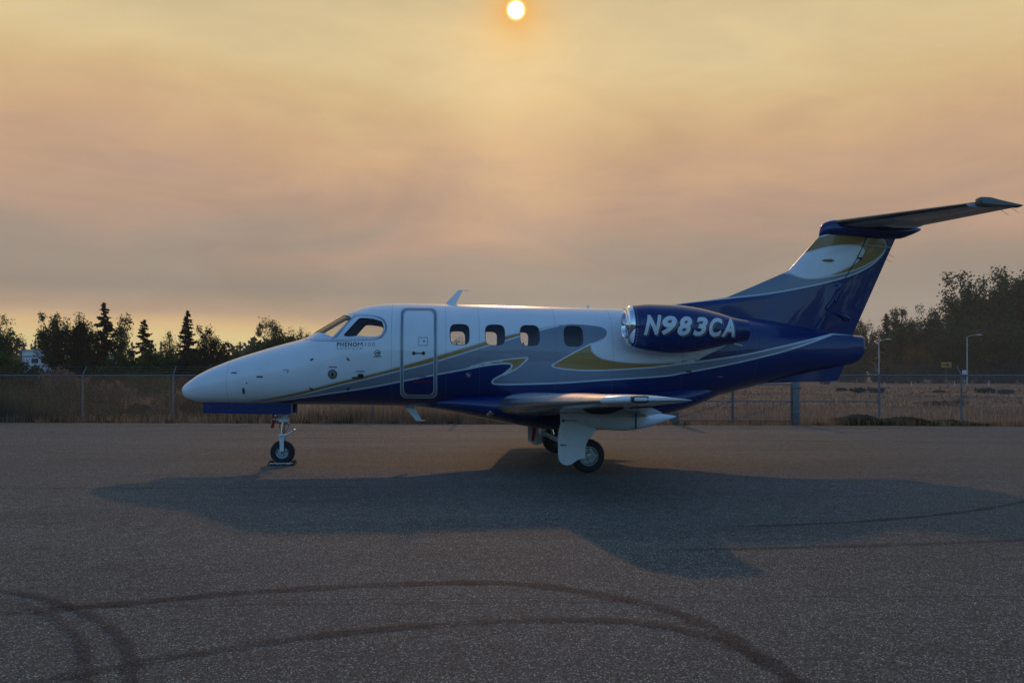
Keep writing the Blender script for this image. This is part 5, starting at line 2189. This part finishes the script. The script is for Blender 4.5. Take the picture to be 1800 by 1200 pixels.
# the low thicket at their feet
sh = [(62, 704, 40, 31.5, L_green, 'dark green bush pressed against the netting left of the second fence post'),
      (5, 690, 36, 31.5, L_broad, 'tall green bush pressed against the netting at the left border'),
      (192, 716, 22, 30.5, L_broad, 'small dark weed clump at the netting right of the second fence post'),
      (244, 719, 20, 30.5, L_green, 'small green weed clump midway between the second and third fence posts'),
      (280, 712, 20, 30.5, L_brown, 'brown weed clump left of the third fence post'),
      (190, 646, 60, 46, L_green, 'low dull bramble beyond the second fence post'),
      (110, 650, 44, 42, L_brown, 'low brown bramble left of the second fence post'),
      (265, 650, 50, 44, L_broad, 'low green bramble between the second and third fence posts'),
      (375, 648, 60, 48, L_green, 'low bramble above the long white nose'),
      (205, 672, 30, 35, L_brown, 'brown weedy bush behind the netting right of the second fence post'),
      (-10, 612, 42, 52, L_broad, 'green thicket at the left border behind the fence'),
      (50, 640, 60, 44, L_green, 'broad green bramble in front of the white trailer'),
      (150, 628, 46, 66, L_dark, 'dark thicket under the tallest left spruce'),
      (225, 618, 40, 66, L_broad, 'dull green thicket left of the ragged bent conifer'),
      (285, 612, 44, 66, L_broad, 'green thicket between the ragged conifer and the narrow spruce'),
      (345, 622, 44, 64, L_dark, 'dark thicket at the foot of the round bushy tree'),
      (415, 628, 46, 64, L_broad, 'green thicket right behind the long white nose'),
      (500, 622, 60, 72, L_broad, 'thicket under the wide round tree behind the nose'),
      (25, 655, 60, 36, L_green, 'low dark weeds close behind the fence at far left'),
      (300, 690, 30, 31.5, L_olive, 'yellow-green bush against the fence by the nose tip'),
      (345, 697, 24, 30, L_green, 'small green bush under the nose tip')]
for i, (px, ty, hw, Y, lf, lab) in enumerate(sh):
    x, y, z, h, r = stand(px, ty, hw, Y)
    broadleaf(x, y, z, max(h, .5), r, lab, lf, seed=30 + i, base=.0, n_leaf=3400, cat='shrub', size=max(.07, h * .04), top=.15)

NTH = ['first', 'second', 'third', 'fourth', 'fifth', 'sixth', 'seventh', 'eighth', 'ninth', 'tenth', 'eleventh', 'twelfth', 'thirteenth', 'fourteenth', 'fifteenth', 'sixteenth']
# far hazy firs on the left skyline
for i, (px, ty, hw) in enumerate([(18, 598, 14), (30, 602, 12), (55, 604, 9), (62, 597, 8), (73, 603, 10), (232, 601, 9), (262, 606, 10), (283, 600, 8), (395, 604, 9), (422, 600, 9), (436, 606, 8), (447, 603, 8), (458, 600, 9), (545, 596, 10), (565, 590, 12), (590, 588, 12)]):
    x, y, z, h, r = stand(px, ty, hw, 260)
    conifer(x, y, z, h, r, NTH[i] + ' distant hazy fir from the left on the left skyline', seed=60 + i, n_leaf=900, group='distant firs on the left')

# right side, about 150 to 220 m away
RT = [('b', 1510, 556, 32, 200, 'tall rounded dark tree close behind the rudder'),
      ('c', 1558, 551, 26, 205, 'slim pointed conifer next to the left street lamp'),
      ('b', 1583, 545, 28, 200, 'dark round-topped tree right of the slim pointed conifer'),
      ('b', 1612, 564, 26, 210, 'shorter dark tree in the gap of the right tree line'),
      ('b', 1645, 542, 34, 195, 'broad dull tree left of the tall feathery ones'),
      ('b', 1702, 482, 46, 185, 'tall feathery tree, left one of the three tallest on the right'),
      ('b', 1762, 480, 40, 188, 'tall feathery tree, middle one of the three tallest on the right'),
      ('b', 1812, 464, 44, 180, 'tallest feathery tree cut by the right border'),
      ('b', 1680, 560, 40, 170, 'dull green tree behind the yellow arrow sign'),
      ('b', 1745, 560, 44, 168, 'dark leafy tree right of the right street lamp'),
      ('b', 1800, 570, 40, 165, 'dark leafy tree low at the right border'),
      ('b', 1480, 590, 34, 200, 'low dark tree seen under the tail cone'),
      ('b', 1870, 500, 50, 185, 'tall tree just beyond the right border')]
for i, (kd, px, ty, hw, Y, lab) in enumerate(RT):
    x, y, z, h, r = stand(px, ty, hw, Y)
    if kd == 'c':
        conifer(x, y, z, h, r, lab, seed=80 + i, n_leaf=5000, leaf=L_dark if i % 2 else L_broad)
    else:
        broadleaf(x, y, z, h, r, lab, L_broad if i % 3 else L_olive, seed=80 + i, n_leaf=5600 if ty < 500 else 4600, base=.03, sparse=.5 if ty < 500 else 0, dens=1.5 if ty < 500 else 1.1, top=.3)
RS = [(1495, 625, 30, 180, L_broad, 'dark thicket under the tail cone at the wood edge'),
      (1560, 622, 34, 176, L_olive, 'olive thicket at the foot of the left street lamp'),
      (1612, 605, 28, 174, L_yellow, 'yellowing bush between the left lamp and the arrow sign'),
      (1590, 640, 30, 168, L_olive, 'low olive bush in front of the yellowing one'),
      (1650, 628, 36, 170, L_broad, 'green thicket behind the post of the arrow sign'),
      (1722, 620, 30, 168, L_yellow, 'rusty yellow bush right of the right street lamp'),
      (1775, 630, 40, 166, L_broad, 'dark thicket at the wood edge near the right border'),
      (1835, 625, 40, 164, L_olive, 'olive thicket beyond the right border')]
for i, (px, ty, hw, Y, lf, lab) in enumerate(RS):
    x, y, z, h, r = stand(px, ty, hw, Y)
    broadleaf(x, y, z, h, r, lab, lf, seed=120 + i, base=0.0, n_leaf=3000, cat='shrub', top=.15)

# more of the wood hidden behind the jet, seen through the cabin windows
for i, px in enumerate([620, 668, 715, 762, 808, 850, 905, 960, 1010, 1070, 1130, 1200, 1260, 1330, 1400, 1450]):
    x, y, z, h, r = stand(px, 592 + 8 * math.sin(i * 2.3), 34, 150 + 40 * (i % 3))
    if i % 4 == 1:
        conifer(x, y, z, h, r * .6, NTH[i] + ' tree from the left, a conifer, in the wood behind the fuselage', seed=150 + i, n_leaf=1600, group='wood behind the jet')
    else:
        broadleaf(x, y, z, h, r, NTH[i] + ' tree from the left, a leafy one, in the wood behind the fuselage', L_broad, seed=150 + i, n_leaf=1800, base=.02, group='wood behind the jet')

# distant low woods on the horizon
n = 26000
xx = rng.uniform(-420, 420, n)
hh = 9 + 4 * np.sin(xx * .05) + 3 * np.sin(xx * .17 + 1) + 2 * np.sin(xx * .6)
P = np.stack([xx, 330 + rng.uniform(0, 40, n), rng.uniform(0, 1, n)**.8 * hh], 1)
tag(quads(P, 2.0, L_dark, 'far_woods'), kind='stuff')

n = 5000  # unseen tree belt behind the camera, added to dim the low sky
xx = rng.uniform(-380, 380, n)
P = np.stack([xx, -112 - rng.uniform(0, 8, n), rng.uniform(0, 1, n)**.8 * (15 + 4 * np.sin(xx * .06) + 2 * np.sin(xx * .3))], 1)
tag(quads(P, 3.2, L_dark, 'far_woods'), kind='stuff')

# ivy along the right-hand fence
n = 9000
xx = rng.uniform(fence_at(1478)[0], fence_at(1730)[0], n)
dd = rng.uniform(.15, 1.9, n)
t = (xx - fence_at(1478)[0]) / (fence_at(1730)[0] - fence_at(1478)[0])
hh = (.26 * np.sin(np.pi * np.clip(dd / 1.9, 0, 1)) + .05) * (.55 + .45 * np.sin(xx * 2.1)**2) * np.clip(1.25 - t, .2, 1)
P = np.stack([xx, edge_y(xx) + dd + .1, rng.uniform(.2, 1, n) * hh], 1)
tag(quads(P, .075, L_green, 'ground_ivy', elong=1.2), kind='stuff')

# pale tracks across the right-hand field
def flat_strip(name, pts, wd, m):
    P = spline([gp(*p) for p in pts], 10)
    T = np.gradient(P, axis=0)
    T /= np.linalg.norm(T, axis=1)[:, None]
    Nn = np.stack([-T[:, 1], T[:, 0]], 1)
    A_, B_ = P + Nn * wd / 2, P - Nn * wd / 2
    V = []
    for a, b in zip(A_, B_):
        V += [(a[0], a[1], float(zf(*a)) + .05), (b[0], b[1], float(zf(*b)) + .05)]
    Fc = [[2 * i, 2 * i + 1, 2 * i + 3, 2 * i + 2] for i in range(len(P) - 1)]
    return tag(mesh(name, V, Fc, m), kind='structure')


flat_strip('dirt_track', [(1610, 695), (1740, 696), (1900, 698), (2150, 702)], 3.0, M_dirt)
flat_strip('dirt_track', [(1250, 690), (1400, 690.5), (1560, 692), (1640, 693)], 1.2, M_dirt)
flat_strip('dirt_track', [(1560, 717.5), (1650, 718), (1760, 722), (1900, 726)], .35, M_dirt)
flat_strip('road', [(1100, 671.2), (1500, 671.5), (1900, 672), (2600, 674)], 7.0, M_asphalt)

# scattered low bushes in the right-hand field
for i, (px, py, w_, lab) in enumerate([(1508, 690, 14, 'small grey-green bush in the field below the tail'), (1540, 690, 16, 'brown bush in the field left of the fence post'), (1478, 688, 9, 'dark twiggy bush in the field under the strake'),
                                  (1660, 716, 40, 'flat dark weed patch in the field below the arrow sign'), (1733, 690, 16, 'green bush in the field under the right lamp'), (1766, 692, 14, 'dark bush in the field near the right border'), (1743, 742, 6, 'small reddish weed at the fence near the right border'), (1650, 690, 8, 'brown stump-like bush in front of the arrow sign')]):
    x, y = gp(px, py)
    r = w_ / FPX * y
    broadleaf(x, y, float(zf(x, y)), r * (.6 if w_ < 30 else .25), r, lab, [L_green, L_brown][i % 2], seed=200 + i, base=0.0, n_leaf=500, cat='shrub', size=.12 if y > 40 else .05, top=.1)

# ------------------------------------------------------------------ street lamps, sign, pole, buildings
for px, ty, hpx, hy, lab in ((1545, 600, 1558, 597, 'left street lamp with a short arm, just right of the tail'), (1700, 592, 1718, 588.5, 'right street lamp standing before the tall feathery trees')):
    Y = 146
    x = (px - 900) / FPX * Y
    zt = EYE - (ty - HOR) / FPX * Y
    L_ = (hpx - px) / FPX * Y
    root = tag(empty('street_lamp', (x, Y, 0)), lab, 'street lamp', 'street lamps along the road')
    MB().tube((0, 0, 0), (0, 0, zt), .12, .075, 10).build('pole', M_lamp, root)
    MB().path([(0, 0, zt - .1), (L_ * .35, 0, zt + .25), (L_, 0, zt + .38)], .05, 8).build('arm', M_lamp, root)
    V, Fc = body(smooth_st([(L_ - .15, zt + .34, zt + .44, .06), (L_ + .3, zt + .28, zt + .48, .2), (L_ + .85, zt + .33, zt + .42, .06)], 10), 12)
    mesh('lamp_head', V, Fc, M_pale, root)

Y = 140
x, zc = (1663.5 - 900) / FPX * Y, EYE - (641 - HOR) / FPX * Y
root = tag(empty('arrow_sign', (x, Y, 0)), 'yellow road sign with a black arrow pointing right', 'road sign')
M_sign = mat('amber sign face', (0.42, 0.20, 0.02), 0.5, var=.1)
MB().box((-.85, -.02, zc - .45), (.85, .02, zc + .45), .01).build('sign_panel', M_sign, root)
ar = [(-.55, -.10), (.12, -.10), (.12, -.33), (.62, 0), (.12, .33), (.12, .10), (-.55, .10)]
MB().plate([(a, zc + b) for a, b in ar], -.035, -.024).build('arrow_symbol', M_rubberseal, root, smooth=False)
for s_ in (-.05,):
    MB().tube((s_, .04, 0), (s_, .04, zc + .4), .05).build('post', M_galv, root)
# small pale sign by the right lamp
x = (1695 - 900) / FPX * 120
zc = EYE - (654 - HOR) / FPX * 120
root = tag(empty('small_sign', (x, 120, 0)), 'small pale panel on a post left of the right street lamp', 'road sign')
MB().box((-.3, -.02, zc - .28), (.3, .02, zc + .28), .01).build('sign_panel', M_pale, root)
MB().tube((0, .04, 0), (0, .04, zc + .2), .04).build('post', M_galv, root)
# marker stakes by the road
for i, (px, py, ht) in enumerate([(1652, 690, 12), (1555, 676, 8), (1602, 677, 8), (1678, 677, 9), (1738, 678, 9)]):
    x, y = gp(px, py)
    y = min(y, 130)
    x = (px - 900) / FPX * y
    o = MB().tube((0, 0, -.1), (0, 0, ht / FPX * y), .05, .045, 8).build('marker_stake', M_wood if i == 0 else M_pale, None)
    o.location = (x, y, float(zf(x, y)))
    tag(o, 'dark wooden stake in the field before the arrow sign' if i == 0 else NTH[i - 1] + ' thin pale marker stake from the left at the far edge of the field', 'stake', None if i == 0 else 'marker stakes by the road')

# utility pole
Y = 120
x = (41 - 900) / FPX * Y
zt = EYE - (601 - HOR) / FPX * Y
root = tag(empty('utility_pole', (x, Y, 0)), 'wooden utility pole with a cross-arm above the white trailer', 'utility pole')
MB().tube((0, 0, -.2), (0, 0, zt), .14, .10, 8).build('pole', M_wood, root)
MB().box((-.5, -.06, zt - .42), (.5, .06, zt - .30)).build('cross_arm', M_wood, root)
for s_ in (-.42, -.15, .15, .42):
    MB().tube((s_, 0, zt - .30), (s_, 0, zt - .14), .04, .03, 6).build('insulator', M_pale, root)
Y = 95
for px, ty, lab in ((417, 608, 'dead dark tree trunk standing above the nose, left of the wide round tree'),):
    x = (px - 900) / FPX * Y
    root = MB().path([(0, 0, -.2), (.03, 0, 2.5), (-.02, 0, EYE - (ty - HOR) / FPX * Y)], [.16, .13, .07], 8).build('dead_trunk', M_bark)
    root.location = (x, Y, 0)
    tag(root, lab, 'tree trunk')

# the white trailer and the small white shed behind the left trees
M_siding = mat('white siding', (0.62, 0.62, 0.64), 0.6, var=.08, vscale=2)
M_roof = mat('pale roof sheet', (0.50, 0.50, 0.52), 0.5, var=.1, vscale=2)


def hut(name, px0, px1, ty, Y, depth, label, cat):
    x0, x1 = (px0 - 900) / FPX * Y, (px1 - 900) / FPX * Y
    zt = EYE - (ty - HOR) / FPX * Y
    root = tag(empty(name, ((x0 + x1) / 2, Y, 0)), label, cat)
    hw = (x1 - x0) / 2
    MB().box((-hw, 0, .5), (hw, depth, zt), .04).build('wall', M_siding, root)
    MB().box((-hw - .12, -.12, zt + .004), (hw + .12, depth + .12, zt + .12), .02).build('roof', M_roof, root)
    MB().box((-hw - .01, -.035, zt - .75), (hw + .01, -.002, zt - .62)).build('trim_strip', M_galv, root)
    for s_ in (-.45, .15):
        wnd = MB().box((hw * s_, -.03, zt - 1.5), (hw * s_ + .9, -.005, zt - .85)).build('window', M_pale, root)
        MB().box((hw * s_ + .06, -.04, zt - 1.44), (hw * s_ + .84, -.031, zt - .91)).build('pane', M_dark, wnd)
    for s_ in (-.6, .6):
        MB().lathe([(-.1, .02), (-.12, .36), (.12, .36), (.1, .02)], (hw * s_, .25, .36), 'y', 20).build('wheel', M_rubber, root)
    return root


hut('white_trailer', 39, 96, 616, 96, 2.5, 'long white trailer half hidden by brush behind the left trees', 'trailer')
hut('white_shed', 171, 192, 626, 92, 2.0, 'small white shed peeping out below the tallest left spruce', 'shed')

# ------------------------------------------------------------------ smoke haze in the air
hz = MB().box((-760, -140, -2), (760, 960, 38)).build('haze', None, None, smooth=False)
M_haze = bpy.data.materials.new('smoke haze')
M_haze.use_nodes = True
ht = NT(M_haze.node_tree)
ht.n.clear()
ho = ht.new('ShaderNodeOutputMaterial')
pv = ht.new('ShaderNodeVolumePrincipled')
pv.inputs['Color'].default_value = (0.82, 0.80, 0.78, 1)
pv.inputs['Density'].default_value = 0.00045
pv.inputs['Anisotropy'].default_value = 0.3
ht.link(pv.outputs[0], ho.inputs['Volume'])
hz.data.materials.append(M_haze)
tag(hz, kind='stuff')
